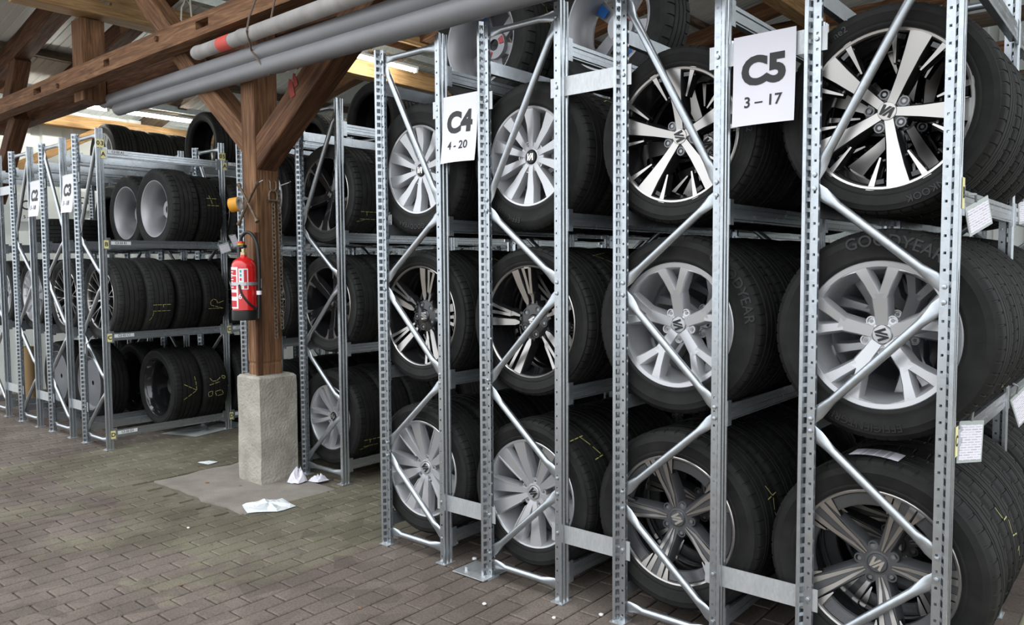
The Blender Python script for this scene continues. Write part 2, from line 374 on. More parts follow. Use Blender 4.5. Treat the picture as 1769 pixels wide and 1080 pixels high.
# purlins along the building
timber('purlin', (-6.99, -.25, zr(-6.99)-.10), (-6.99, 9.0, zr(-6.99)-.10), .20, .21, 'wood_l', ceiling, 50)
timber('eave_plate', (-9.80, .42, 3.085), (-9.80, 9.0, 3.085), .14, .135, 'wood_l', ceiling, 51)
timber('purlin', (-3.4, .7, zr(-3.4)-.09), (-3.4, 9.0, zr(-3.4)-.09), .18, .2, 'wood_l', ceiling, 52)
timber('eave_brace', (-9.80, 1.55, 3.03), (-9.80, .50, 2.44), .10, .10, 'wood_l', ceiling, 53)
# pair of tie beams clasping the pillars
MORT = [(-4.93, -4.77, .55), (-6.32, -6.22, .55), (-7.75, -7.58, .5)]
def tie_front():
    x0, x1, z0, z1, y0, y1 = -9.9, 1.0, 2.878, 3.018, .13, .255
    bb = B(); rise = lambda x: .007*(x+8)
    xs = [x0]+[v for m in sorted(MORT) for v in m[:2]]+[x1]
    def q(a, c, d, e): bb.add([a, c, d, e], [(0, 1, 2, 3)])
    P_ = lambda x, y, z: (x, y, z+rise(x))
    for k in range(len(xs)-1):
        a, c = xs[k], xs[k+1]
        if k % 2 == 0: q(P_(a, y0, z0), P_(c, y0, z0), P_(c, y0, z1), P_(a, y0, z1))
        else:
            za, zb = z0+.045, z0+.098
            q(P_(a, y0, z0), P_(c, y0, z0), P_(c, y0, za), P_(a, y0, za)); q(P_(a, y0, zb), P_(c, y0, zb), P_(c, y0, z1), P_(a, y0, z1))
            d = y0+.07
            q(P_(a, y0, za), P_(c, y0, za), P_(c, d, za), P_(a, d, za)); q(P_(a, d, zb), P_(c, d, zb), P_(c, y0, zb), P_(a, y0, zb))
            q(P_(a, d, za), P_(c, d, za), P_(c, d, zb), P_(a, d, zb)); q(P_(a, y0, za), P_(a, d, za), P_(a, d, zb), P_(a, y0, zb)); q(P_(c, d, za), P_(c, y0, za), P_(c, y0, zb), P_(c, d, zb))
    q(P_(x0, y0, z1), P_(x1, y0, z1), P_(x1, y1, z1), P_(x0, y1, z1)); q(P_(x0, y1, z0), P_(x1, y1, z0), P_(x1, y0, z0), P_(x0, y0, z0))
    q(P_(x1, y1, z0), P_(x0, y1, z0), P_(x0, y1, z1), P_(x1, y1, z1)); q(P_(x0, y1, z0), P_(x0, y0, z0), P_(x0, y0, z1), P_(x0, y1, z1)); q(P_(x1, y0, z0), P_(x1, y1, z0), P_(x1, y1, z1), P_(x1, y0, z1))
    return bb.mesh('tie_beam', ['wood_m'])
tb = obj('tie_beam', tie_front(), ceiling)
for px, pz in ((-5.45, 2.985), (-7.2, 2.925)):
    bb = B(); bb.lathe([(0, -.018), (.017, -.018), (.02, -.012), (.02, .01)], 10); obj('beam_peg', bb.mesh('beam_peg', ['wood_d']), tb, (px, .13, pz))
timber('tie_beam', (-9.9, .52, 2.93), (1.0, .52, 2.995), .12, .14, 'wood_d', ceiling, 60)
timber('queen_post', (-7.13, .355, 2.81), (-7.13, .355, 3.49), .2, .19, 'wood_m', ceiling, 61)
timber('strut', (-8.83, .30, 3.0), (-8.52, .30, 3.42), .14, .16, 'wood_d', ceiling, 62)
timber('strut', (-5.42, .27, 3.0), (-6.35, .27, 3.82), .13, .15, 'wood_m', ceiling, 63)
timber('knee_brace', (-8.72, .34, 2.90), (-9.5, .34, 2.12), .14, .14, 'wood_d', ceiling, 64)
timber('rafter_patch', (-7.55, .83, zr(-7.55)+.05), (-6.75, .83, zr(-6.75)+.05), .04, .16, 'wood_m', ceiling, 65)
bb = B(); bb.box(-.32, 0, -.012, .012, -.012, .012); o = obj('flat_stay', bb.mesh('flat_stay', ['rust']), ceiling, (-6.62, .33, 3.52), (0, .45, .4))
timber('lamp_batten', (-6.38, .7, zr(-6.38)+.02), (-6.38, 5.5, zr(-6.38)+.02), .06, .10, 'wood_l', ceiling, 66)
# far timber wall beams of the next bay (right, behind the racks)
for k in range(5):
    timber('cross_beam', (-5.8, 7.2+.05*k, 3.0+.34*k), (3.4, 7.4, 3.0+.34*k), .12, .14, 'wood_g' if k % 2 else 'wood_m', ceiling, 70+k)
timber('strut', (-2.9, 6.9, 2.7), (-1.7, 6.9, 4.3), .14, .16, 'wood_m', ceiling, 76)
timber('strut', (-.6, 6.6, 2.7), (.7, 6.6, 4.6), .14, .16, 'wood_m', ceiling, 77)
timber('strut', (-4.3, 6.6, 2.7), (-5.3, 6.6, 3.9), .14, .16, 'wood_d', ceiling, 78)
# walls: ribbed white sheeting
def ribbed(length, z0, z1, pitch=.333):
    bb = B(); pr = []; t = 0
    while t < length: pr += [(t, 0), (t+pitch*.62, 0), (t+pitch*.68, .035), (t+pitch*.94, .035)]; t += pitch
    n = len(pr); bb.add([(a, c, z) for z in (z0, z1) for a, c in pr], [(k, k+1, n+k+1, n+k) for k in range(n-1)]); return bb
w1 = struct('wall_left', ribbed(9.4, 0, 3.25).mesh('wall_left', ['wallsheet']), (-10.05, 0, 0), 'white ribbed sheet metal wall behind the racks'); w1.rotation_euler = (0, 0, pi/2)
w2 = struct('wall_back', ribbed(14, 0, 6.5).mesh('wall_back', ['wallsheet']), (-10.05, 8.9, 0), 'white ribbed sheet metal wall at the far end')
for z in (.9, 2.05):
    timber('wall_rail', (-9.2+.6, 8.82, z), (3.8, 8.82, z), .08, .1, 'wood_l', w2, int(z*10))

# pillar on its concrete footing
bb = B(); rnd = random.Random(9); rings = []
for k, z in enumerate((0., .03, .2, .42, .62, .68, .695)):
    sx = .1365 if k else .138; sy = .145
    if k == 6: sx -= .012; sy -= .012
    ring = []
    for q, (a, c) in enumerate([(-1, -1), (-.33, -1), (.33, -1), (1, -1), (1, -.33), (1, .33), (1, 1), (.33, 1), (-.33, 1), (-1, 1), (-1, .33), (-1, -.33)]):
        j = .006 if k not in (0, 1) else .012
        cut = .012 if q in (0, 3, 6, 9) else 0
        ring.append((a*(sx-cut*.5)+rnd.uniform(-j, j)*.5, c*(sy-cut*.5)+rnd.uniform(-j, j)*.5, z))
    rings.append(ring)
bb.loft(rings)
thing('concrete_footing', 'pale concrete block carrying the brown timber pillar', 'footing', (-4.5615, .358, .001), me=bb.mesh('concrete_footing', ['conc']))
pil = thing('timber_pillar', 'brown timber pillar with two knee braces on a concrete block', 'pillar', (-4.565, .355, .697))
pm = B(); rings = []
for z, w in ((0, .083), (.06, .084), (.075, .080), (.09, .086), (1.2, .087), (1.6, .09), (2.26, .09)):
    v = w*.78; rings.append([(-v, -w, z), (v*.35, -w, z), (v-.008, -w, z), (v, -w+.008, z), (v, w-.008, z), (v-.008, w, z), (-v, w, z)])
pm.loft(rings)
po = obj('post', pm.mesh('pillar_post', ['wood_m']), pil)
# the grain runs along local X in the timber material: use a rotated copy of the post mesh
po.data.transform(Matrix.Rotation(pi/2, 4, 'Y')); po.rotation_euler = (0, -pi/2, 0)
timber('cover_strip', (-4.50, .266, .70), (-4.50, .266, 1.62), .02, .045, 'wood_d', pil, 80)
timber('knee_brace', (-4.60, .355, 2.18), (-5.50, .355, 2.93), .15, .14, 'wood_m', pil, 81)
timber('knee_brace', (-4.56, .355, 2.08), (-3.36, .355, 2.92), .15, .17, 'wood_d', pil, 82)
for (x, z, s) in ((-4.06, 2.515, .022), (-4.03, 2.60, .015), (-4.10, 2.47, .03)):
    bb = B(); bb.add([(-s, 0, -s*1.6), (s*.6, 0, -s*1.8), (s, 0, s*1.4), (s*.2, 0, s*2.2), (-s*.8, 0, s)], [(0, 1, 2, 3, 4)])
    obj('paint_mark', bb.mesh('paint_mark', ['spray']), pil, (x+4.565, -.0775, z-.697), (0, -.4, 0))

# ------------------------------------------------------------------ pipes slung under the tie beam
def pipe(name, label, p0, p1, r, m, cat='pipe', wall=.006):
    p0 = Vector(p0); p1 = Vector(p1); M, L = beam_between(p0, p1, 1, 1); bb = B()
    prof = [(r-wall, 0), (r, 0), (r, L), (r-wall, L)]
    bb.lathe([(a, h) for a, h in prof], 32, 0, 'Y', closed=True, M=Matrix(((0, 1, 0, 0), (1, 0, 0, 0), (0, 0, -1, 0), (0, 0, 0, 1))))
    o = thing(name, label, cat, me=bb.mesh(name, [m], smooth=True)); o.matrix_world = M; return o, M, L
def ext(a, c, k): a = Vector(a); c = Vector(c); return c+(c-a)*k
PA1, PA2 = (-6.932, .501, 2.75), (-2.973, -.012, 2.511)
PB1, PB2 = (-7.239, .513, 2.852), (-2.975, -.008, 2.602)
PC1, PC2 = (-5.043, .194, 2.828), (-3.1, -.083, 2.690)
pipe('drain_pipe', 'smooth grey plastic pipe slung lowest under the tie beam', PA1, ext(PA1, PA2, 1.2), .0525, 'pvc')
pipe('drain_pipe', 'smooth grey plastic pipe lying on the lowest slung pipe', PB1, ext(PB1, PB2, 1.2), .0525, 'pvc')
pc, MC, LC = pipe('dusty_pipe', 'dusty concrete-grey pipe with red tape on top of the plastic pipes', PC1, ext(PC1, PC2, 1.9), .043, 'cpipe')
RY = Matrix(((0, 1, 0, 0), (1, 0, 0, 0), (0, 0, -1, 0), (0, 0, 0, 1)))
bb = B(); bb.lathe([(.0445, .42), (.0445, .60)], 24, 0, 'Y', M=RY); obj('red_band', bb.mesh('red_band', ['redtape'], smooth=True), pc)
for a in (.02, .72):
    bb = B(); bb.lathe([(.043, a), (.047, a+.005), (.047, a+.05), (.043, a+.055)], 24, 0, 'Y', M=RY); obj('pipe_collar', bb.mesh('pipe_collar', ['cpipe'], smooth=True), pc)
def lerp(a, c, t): return Vector(a)+(Vector(c)-Vector(a))*t
qa, qb, qc = lerp(PA1, PA2, .70), lerp(PB1, PB2, .705), lerp(PC1, PC2, .465)
pts = [(qc.x-.03, .12, 3.03), (qc.x-.02, qc.y-.02, qc.z+.09), (qc.x, qc.y-.052, qc.z), (qb.x+.02, qb.y-.058, qb.z), (qa.x+.05, qa.y-.058, qa.z), (qa.x+.08, qa.y-.02, qa.z-.058), (qa.x+.11, qa.y+.06, qa.z-.03), (qa.x+.10, .27, qa.z+.08)]
bb = B(); bb.tube(pts, .006, 6); thing('hanger_wire', 'rusty wire looped around the slung pipes at the pillar', 'wire', me=bb.mesh('hanger_wire', ['wire'], smooth=True))
bb = B(); bb.tube([(qc.x+.16, .12, 3.02), (qc.x+.17, qc.y, qc.z+.045)], .006, 6); thing('hanger_wire', 'straight rusty wire from the tie beam to the dusty pipe', 'wire', me=bb.mesh('hanger_wire', ['wire']))

# ------------------------------------------------------------------ lamps and cable trays
def tray_mesh(L):
    bb = B(); w, h = .05, .035
    n = int(L/.12)
    for s in (-1, 1):
        bb.add([(s*w, 0, -h), (s*w, L, -h), (s*w, L, h), (s*w, 0, h)], [(0, 1, 2, 3)])
    for k in range(n):
        y0 = k*L/n; y1 = (k+1)*L/n; a, c = y0+.03, y1-.03
        for xa, xb in ((-w, -.034), (-.022, .022), (.034, w)): bb.add([(xa, y0, -h), (xb, y0, -h), (xb, y1, -h), (xa, y1, -h)], [(0, 1, 2, 3)])
        for xa, xb in ((-.034, -.022), (.022, .034)):
            for ya, yb in ((y0, a), (c, y1)): bb.add([(xa, ya, -h), (xb, ya, -h), (xb, yb, -h), (xa, yb, -h)], [(0, 1, 2, 3)])
    return bb.mesh('cable_tray', ['tray'])
def lamp(x, y, z, L, label, tilt=0):
    t = thing('tube_lamp', label, 'lamp', (x, y, z))
    bb = B(); bb.lathe([(0, 0), (.016, 0), (.016, L), (0, L)], 14, 0, 'Y'); obj('light_tube', bb.mesh('light_tube', ['tube'], smooth=True), t)
    bb = B(); bb.box(-.03, .03, -.03, L+.03, .022, .05); bb.box(-.02, .02, -.03, 0, -.02, .03); bb.box(-.02, .02, L, L+.03, -.02, .03); obj('lamp_housing', bb.mesh('lamp_housing', ['housing'], bevel=.003), t)
    for yy in (.15, L-.15):
        bb = B(); bb.tube([(0, yy, .05), (0, yy, .16)], .003, 6); obj('suspension', bb.mesh('suspension', ['bolt']), t)
    return t
TR = [(-6.56, .95, 3.72, 5.2), (-9.15, .5, 3.27, 4.2), (-4.57, 1.6, 4.01, 4.2)]
for k, (x, y, z, L) in enumerate(TR):
    o = thing('cable_tray', ['galvanised perforated cable tray above the lamp near the pale purlin', 'galvanised perforated cable tray by the white wall eaves', 'galvanised perforated cable tray high over the rear racks'][k], 'cable tray', (x, y, z), me=tray_mesh(L))
    n = 0
    for yy in (.6, L-.6):
        bb = B(); bb.tube([(0, yy, .0), (0, yy, zr(x)+RH-z)], .004, 6); obj('hanger_rod', bb.mesh('hanger_rod', ['bolt']), o)
lamp(-6.58, 2.72, 3.585, .90, 'lit tube lamp hanging below the tray beside the pale purlin')
lamp(-9.18, 1.56, 3.165, .85, 'lit tube lamp by the eaves, further from the tie beam')
lamp(-9.18, .55, 3.165, .80, 'lit tube lamp by the eaves, close to the tie beam')
lamp(-4.60, 2.65, 3.885, .9, 'lit tube lamp high above the rack beside the concrete block')
for k, dx in enumerate((-.05, .05)):
    bb = B(); pts = [(0, .02, -.035), (dx*.6, 0, .01), (dx*1.4, -.02, -.06), (dx*1.7, -.02, -.17)]; bb.tube(pts, .007, 6)
    thing('cable_end', ['loose pale cable end bowing outwards from the cable tray over the aisle', 'loose pale cable end hanging straighter from the cable tray over the aisle'][k], 'cable', (-6.56+.01*k, .95, 3.70), None, me=bb.mesh('cable_end', ['whitep'], smooth=True))

# ------------------------------------------------------------------ racks
H = 2.449; BAY = .993; FWD = .4475
LV = [2.265, 1.5825, .8705, .120]; BT = .030        # beam centre heights, half height
PD = .055
def upright_mesh():
    bb = B()
    def strip(p, q): bb.add([(*p, 0), (*q, 0), (*q, H), (*p, H)], [(0, 1, 2, 3)])
    def holed(p, q, pitch, h, off):
        z = 0; k = 0
        while True:
            a = off+k*pitch
            if a+h > H: break
            if a > z: bb.add([(*p, z), (*q, z), (*q, a), (*p, a)], [(0, 1, 2, 3)])
            z = a+h; k += 1
        bb.add([(*p, z), (*q, z), (*q, H), (*p, H)], [(0, 1, 2, 3)])
    lerp2 = lambda p, q, t: (p[0]+(q[0]-p[0])*t, p[1]+(q[1]-p[1])*t)
    wall = [(-.001, 0), (0, .002), (0, .009), (-.006, .013), (-.006, .018), (0, .022), (.001, .0275), (0, .033), (-.006, .037), (-.006, .042), (0, .046), (0, .053), (-.001, PD)]
    for a, c in zip(wall[:-1], wall[1:]): strip(a, c)
    for s in (0, 1):
        f = (lambda x, y: (x, y)) if s == 0 else (lambda x, y: (x, PD-y))
        strip(f(-.001, 0), f(-.012, 0))
        a, c = f(-.012, 0), f(-.023, .019)
        strip(a, lerp2(a, c, .12)); holed(lerp2(a, c, .12), lerp2(a, c, .88), .03333, .021, .012); strip(lerp2(a, c, .88), c)
        a, c = f(-.023, .019), f(-.047, .019)
        strip(a, lerp2(a, c, .36)); holed(lerp2(a, c, .36), lerp2(a, c, .68), .05, .008, .025); strip(lerp2(a, c, .68), c)
    return bb.mesh('upright', ['galv'])
UP = upright_mesh()
def tube_flat(p0, p1, r=.0145):
    p0 = Vector(p0); p1 = Vector(p1); d = (p1-p0); L = d.length; d.normalize(); yv = Vector((0, 1, 0)); s = d.cross(yv).normalized(); bb = B(); rings = []
    for t, ry, rs in ((-.012, .002, .019), (.028, .002, .022), (.06, .008, .018), (.09, r, r), (L-.09, r, r), (L-.06, .008, .018), (L-.028, .002, .022), (L+.012, .002, .019)):
        rings.append([p0+d*t+yv*cos(2*pi*k/12)*ry+s*sin(2*pi*k/12)*rs for k in range(12)])
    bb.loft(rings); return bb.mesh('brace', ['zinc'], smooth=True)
xi = FWD/2-.034
ZIG = [(2.39, 1.685), (1.64, 1.33), (1.285, .895), (.855, .52), (.455, .115)]
BR = {0: [], 1: []}
for k, (a, c) in enumerate(ZIG):
    s = -1 if k % 2 == 0 else 1            # type 0 starts at the -X post
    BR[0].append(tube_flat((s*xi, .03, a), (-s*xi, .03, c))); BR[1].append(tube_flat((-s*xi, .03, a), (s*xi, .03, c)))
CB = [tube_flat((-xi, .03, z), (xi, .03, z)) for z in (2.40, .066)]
def beam_mesh(L):
    pr = [(0, BT), (0, .016), (-.004, .013), (-.004, -.001), (0, -.004), (0, -.022), (-.003, -.026), (-.003, -BT), (-.027, -BT), (-.027, BT-.006), (-.012, BT-.006), (-.012, BT)]
    bb = B(); bb.loft([[(x, y, z) for x, z in pr] for y in (.0, L)])
    for y in (-.004, L-.026): bb.box(-.006, .002, y, y+.03, -.045, .045)
    return bb.mesh('shelf_beam', ['galv'])
BM = beam_mesh(BAY-PD)
bb = B(); bb.box(-.052, .008, -.008, .066, 0, .004); bb.lathe([(.006, .004), (.006, .014), (0, .014)], 8, 0, 'Z', M=Matrix.Translation((-.02, -.002, 0))); FOOT = bb.mesh('foot_plate', ['galvdull'])
bb = B(); bb.box(0, 1, 0, .003, -.038, .038); TIE = bb.mesh('tie_plate', ['galvdull'])
bb = B(); bb.lathe([(0, -.006), (.007, -.005), (.008, 0)], 10); BOLT = bb.mesh('bolt', ['galv'])
def rack(label, Xr, Y0, nb, typ, levels=(0, 1, 2, 3), tie=None):
    t = thing('tyre_rack', label, 'rack', (Xr-FWD/2, Y0, 0), 'galvanised tyre racks'); hw = FWD/2
    for k in range(nb+1):
        y = k*BAY
        for s in (1, -1):
            u = obj('upright', UP, t, (s*hw, y, 0), scale=(s, 1, 1))
            if k == 0 or y < 1.2: obj('foot_plate', FOOT, t, (s*hw, y, 0), scale=(s, 1, 1))
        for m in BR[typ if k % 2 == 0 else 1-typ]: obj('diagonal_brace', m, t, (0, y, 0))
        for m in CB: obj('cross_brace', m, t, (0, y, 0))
        if k < nb:
            for l in levels:
                for s in (1, -1): obj('shelf_beam', BM, t, (s*hw, y+PD, LV[l]), scale=(s, 1, 1))
    if Y0 < .3 and Xr > -3:
        for k, (a, c) in enumerate(ZIG):
            s = (-1 if k % 2 == 0 else 1)*(1 if typ == 0 else -1)
            for ss, z in ((s, a), (-s, c)): obj('bolt', BOLT, t, (ss*xi, .017, z))
    if tie:                                   # plates joining this rack to the next one in +X
        gap = tie-FWD-Xr
        for z in (.29, 2.112):
            o = obj('tie_plate', TIE, t, (hw-.067, .0235, z), scale=(gap+.132, 1, 1))
            for x in (hw-.034, hw+gap+.034): obj('bolt', BOLT, t, (x, .017, z))
    return t
XR = dict(L5=-8.38, L4=-7.597, L3=-6.886, L2=-6.198, F0=-4.7275, F1=-4.012, F2=-2.56, F3=-1.881, F4=-1.188, F5=-.472)
Y0 = dict(L5=0, L4=0, L3=0, L2=0, F0=.541, F1=.541, F2=0, F3=0, F4=0, F5=0)
RACKTEXT = dict(L5='galvanised tyre rack beside the white wall, past the C2 sign', L4='galvanised tyre rack tied to the C2 sign, towards the white wall',
 L3='galvanised tyre rack between the C2 and C3 signs', L2='galvanised tyre rack with yellow 03 stickers, ending at the pillar aisle',
 F0='galvanised tyre rack hidden behind the timber pillar', F1='galvanised tyre rack standing next to the concrete block',
 F2='galvanised tyre rack on the pillar side of the C4 sign', F3='galvanised tyre rack beside the C4 sign, away from the pillar',
 F4='galvanised tyre rack beside the C5 sign, on the C4 side', F5='galvanised tyre rack past the C5 sign with hanging tags')
SHORT = dict(L5='rack by white wall', L4='rack before C2', L3='rack between C2 and C3', L2='rack with 03 stickers', F0='rack behind the pillar', F1='rack beside concrete block',
 F2='rack before C4', F3='rack just past C4', F4='rack just before C5', F5='rack past C5')
NB = dict(L5=4, L4=4, L3=4, L2=4, F0=3, F1=3, F2=3, F3=3, F4=3, F5=3)
TYP = dict(L5=0, L4=1, L3=0, L2=1, F0=0, F1=1, F2=0, F3=1, F4=0, F5=1)
nxt = dict(L5='L4', L4='L3', L3='L2', F0='F1', F2='F3', F3='F4', F4='F5')
RK = {k: rack(RACKTEXT[k], XR[k], Y0[k], NB[k], TYP[k], tie=XR[nxt[k]] if k in nxt and k != 'F0' else None) for k in XR}

# ------------------------------------------------------------------ tyres and rims
def tyre_mesh(R, rl, w, m='rubber', grooves=(-.46, -.16, .16, .46), pitches=58, notch=.003, gd=.009):
    h = w/2; sh = R-rl
    side = [(rl-.010, .80), (rl-.004, .90), (rl+.008, .955), (rl+.014, .965), (rl+.017, .955), (rl+sh*.30, .985), (rl+sh*.55, .992), (rl+sh*.575, 1.0), (rl+sh*.60, .992), (rl+sh*.78, .965), (R-.016, .90), (R-.008, .85)]
    tr = [(.80, 0)]; tw = .80
    pts = []; g = sorted(grooves)
    crown = lambda u: R-.005*(u/.8)**2
    tread = [(crown(-tw), -tw)]
    for c in g:
        gw = .040
        tread += [(crown(c-gw), c-gw), (R-gd-.002, c-gw*.55), (R-gd-.002, c+gw*.55), (crown(c+gw), c+gw)]
    tread.append((crown(tw), tw))
    prof = [(r, -u) for r, u in side]+tread+[(r, u) for r, u in reversed(side)]
    inner = [(rl-.012, .70), (rl+sh*.3, .92), (R-.030, .84), (R-.017, .72), (R-.017, -.72), (R-.030, -.84), (rl+sh*.3, -.92), (rl-.012, -.70)]
    prof = [(r, u*h) for r, u in prof+inner]
    n = len(prof); ns = len(side)
    shoulder = {ns-1, ns, ns+1} | {ns+len(tread)-2, ns+len(tread)-1, ns+len(tread)}
    ang = []
    for k in range(pitches):
        for f, lo in ((0, 0), (.03, 1), (.17, 1), (.20, 0)) if notch else ((0, 0), (.5, 0)):
            ang.append(((k+f)*2*pi/pitches, lo))
    V = []
    for t, lo in ang:
        for j, (r, y) in enumerate(prof):
            rr = r-notch if (lo and j in shoulder) else r
            V.append((rr*cos(t), y, rr*sin(t)))
    F = []; na = len(ang)
    for k in range(na):
        k2 = (k+1) % na
        for j in range(n): F.append((k*n+j, k2*n+j, k2*n+(j+1) % n, k*n+(j+1) % n))
    b = B(); b.add(V, F); return b.mesh('tyre', [m], smooth=True)
def emblem(s, m, y):
    P1 = [(-.5, .5), (.5, .5), (.5, .27), (-.02, .27), (.5, -.04), (.5, -.25), (-.5, .35)]
    b = B()
    for sg in (1, -1):
        pts = [(sg*x*s, z*sg*s*1.05) for x, z in P1]; n = len(pts)
        b.add([(x, y, z) for x, z in pts]+[(x, y+.003, z) for x, z in pts], [tuple(range(n)) if 0 else tuple(range(n-1, -1, -1))]+[(k, (k+1) % n, n+(k+1) % n, n+k) for k in range(n)])
    return b.mesh('emblem', [m])
def bar(b, st, ang=0, mir=1, idx=(0, 1)):
    """spoke strip. stations: (r, t, hw, ytop, thick, flare): r along the spoke, t sideways"""
    rings = []
    ca, sa = cos(ang), sin(ang)
    n = len(st)
    for k, (r, t, hw, yt, th, fl) in enumerate(st):
        a = st[max(k-1, 0)]; c = st[min(k+1, n-1)]
        dr, dt = c[0]-a[0], (c[1]-a[1])*mir; L = sqrt(dr*dr+dt*dt) or 1
        nr, nt_ = -dt/L, dr/L
        ring = []
        for off, y in ((-hw-fl, yt+th), (-hw-fl*.35, yt+.004), (-hw, yt), (hw, yt), (hw+fl*.35, yt+.004), (hw+fl, yt+th)):
            rr, tt = r+nr*off, t*mir+nt_*off
            ring.append((rr*ca-tt*sa, y, rr*sa+tt*ca))
        rings.append(ring)
    V = [p for r in rings for p in r]; F = []; I = []
    for a in range(n-1):
        for q in range(6):
            q2 = (q+1) % 6; F.append((a*6+q, (a+1)*6+q, (a+1)*6+q2, a*6+q2)); I.append(idx[0] if q == 2 else idx[1])
    F.append(tuple(range(6))); I.append(idx[1]); F.append(tuple(range(n*6-1, n*6-7, -1))); I.append(idx[1])
    b.add(V, F, I)
def rim_base(rl, face, inner, hub_r, hub_y, w=.2, lipm=0, hubm=1, lip=.010, holes=True, pocket=None):
    "lip, barrel and hub; material slots 0 face, 1 side, 2 barrel"
    h = w/2; b = B()
    prof = [(rl-.008, -h+.016), (rl, -h+.010), (rl+.001, -h+.003), (rl-.003, -h-.001), (rl-lip, -h+.001), (rl-lip-.004, -h+.008), (rl-lip-.010, -h+.03), (rl-.034, -.01), (rl-.040, .02), (rl-.030, h-.03), (rl-.014, h-.012), (rl-.006, h-.002), (rl+.001, h), (rl, h-.012)]
    im = [lipm]*5+[2]*(len(prof)-1-5); im[5] = lipm if pocket is None else pocket
    b.lathe(prof, 72, im)
    b.lathe([(.030, hub_y+.004), (.032, hub_y), (hub_r*.62, hub_y+.001), (hub_r*.94, hub_y+.004), (hub_r, hub_y+.012), (hub_r, hub_y+.055), (.03, hub_y+.055)], 40, hubm)
    return b
def hubdisc(b, y0, r, i): b.lathe([(0, y0), (r, y0), (r, y0+.01)], 24, i)
BOLT_M = {}
def bolt_mesh(y, r, ring, dark, R_=.056):
    b = B(); b.lathe([(r*1.25, y+.006), (r*1.15, y-.002), (r*.86, y-.002), (r*.80, y+.003), (r*.8, y+.004)], 16, 0); b.lathe([(r*.80, y+.004), (r*.72, y+.0035), (0, y+.0035)], 16, 1)
    b.lathe([(r*.48, y+.003), (r*.45, y-.001), (0, y-.001)], 6, 2); return b.mesh('lug_bolt', [ring, dark, 'bolt'], smooth=True)
DESIGN = {}
class Des: pass
def design(key, R, rl, w, mats, spoke_fn, nsp, hub_r, hub_y, cap, bolt, lip=.010, lipm=0, hubm=1, tyre_kw={}, pocket=None, rw=None, word=''):
    d = Des(); d.R, d.rl, d.w, d.nsp, d.word = R, rl, w, nsp, word; rw = rw or w-.015
    d.tyre = tyre_mesh(R, rl, w, **tyre_kw)
    base = rim_base(rl, 0, 1, hub_r, hub_y, rw, lipm, hubm, lip, pocket=pocket)
    d.rim = base.mesh('rim', mats, smooth=True)
    d.h = rw/2
    sp = B(); spoke_fn(sp, rl, -rw/2, hub_r, hub_y); d.spoke = sp.mesh('spoke', mats, smooth=True)
    # one mesh version for wheels further back in a row
    j = B(); j.add(base.V, base.F, list(base.I))
    for k in range(nsp): j.add(sp.V, sp.F, list(sp.I), Matrix.Rotation(-k*2*pi/nsp, 4, 'Y'))
    cb = B(); capm, logom, capr = cap
    cb.lathe([(0, hub_y-.006), (capr*.9, hub_y-.005), (capr, hub_y-.001), (capr, hub_y+.006)], 28)
    d.cap = cb.mesh('centre_cap', [capm], smooth=True); d.emb = emblem(capr*1.12, logom, hub_y-.0085)
    j.lathe([(0, hub_y-.006), (capr*.9, hub_y-.005), (capr, hub_y-.001), (capr, hub_y+.006)], 20, 1)
    d.joined = j.mesh('rim_joined', mats, smooth=True)
    d.bolt = bolt_mesh(hub_y+.002, bolt[0], bolt[1], bolt[2]); d.boltR = bolt[3]; d.boltA = bolt[4] if len(bolt) > 4 else .5
    DESIGN[key] = d; return d
# -- A: silver, ten straight spokes
def spA(b, rl, yf, hr, hy):
    for a in (0, 2*pi/10): bar(b, [(.036, 0, .010, hy, .05, .003), (.07, 0, .012, hy-.006, .045, .005), (rl*.62, 0, .0175, yf+.016, .04, .006), (rl-.024, 0, .0245, yf+.005, .04, .007), (rl-.008, 0, .027, yf+.003, .02, .004)], a)
design('A', .318, .212, .205, ['silver', 'silverd', 'silverd'], spA, 5, .066, -.072, ('logo_b', 'logo_s', .027), (.0135, 'silver', 'blackp', .053, .25), word='silver ten-spoke wheel')
# -- B: black with machined blades and forks
def spB(b, rl, yf, hr, hy):
    a = radians(8)
    bar(b, [(.03, 0, .034, hy+.006, .05, .006), (.085, 0, .030, hy+.006, .05, .008)], 0, 1, (1, 1))
    bar(b, [(.078, .004, .005, hy-.003, .04, .006), (.10, .003, .0125, hy-.006, .045, .010), (rl*.72, 0, .0155, yf+.012, .045, .010), (rl-.010, -.004, .0185, yf+.001, .03, .006)], a)
    bar(b, [(.078, -.004, .004, hy-.003, .04, .005), (.11, -.004, .008, hy-.006, .04, .008), (rl*.52, -.002, .013, yf+.022, .04, .010)], -a)
    bar(b, [(rl*.50, .004, .0065, yf+.022, .04, .004), (rl*.75, .010, .0065, yf+.011, .04, .004), (rl-.010, .017, .008, yf+.001, .03, .003)], -a)
    bar(b, [(rl*.50, -.007, .0065, yf+.022, .04, .004), (rl*.75, -.013, .0065, yf+.011, .04, .004), (rl-.010, -.020, .008, yf+.001, .03, .003)], -a)
    bar(b, [(rl-.016, -.030, .006, yf+.001, .02, .002), (rl-.012, 0, .006, yf+.001, .02, .002), (rl-.016, .030, .006, yf+.001, .02, .002)][:0] or [(rl-.014, -.004, .013, yf+.002, .02, .002), (rl-.004, -.004, .014, yf+.001, .02, .002)], -a)
design('B', .325, .243, .220, ['mach', 'black', 'black'], spB, 5, .078, -.066, ('black', 'logo_s', .030), (.0145, 'black', 'blackp', .056), lip=.006, tyre_kw=dict(grooves=(-.5, -.2, .12, .42)), pocket=1, word='black wheel with machined blade spokes')
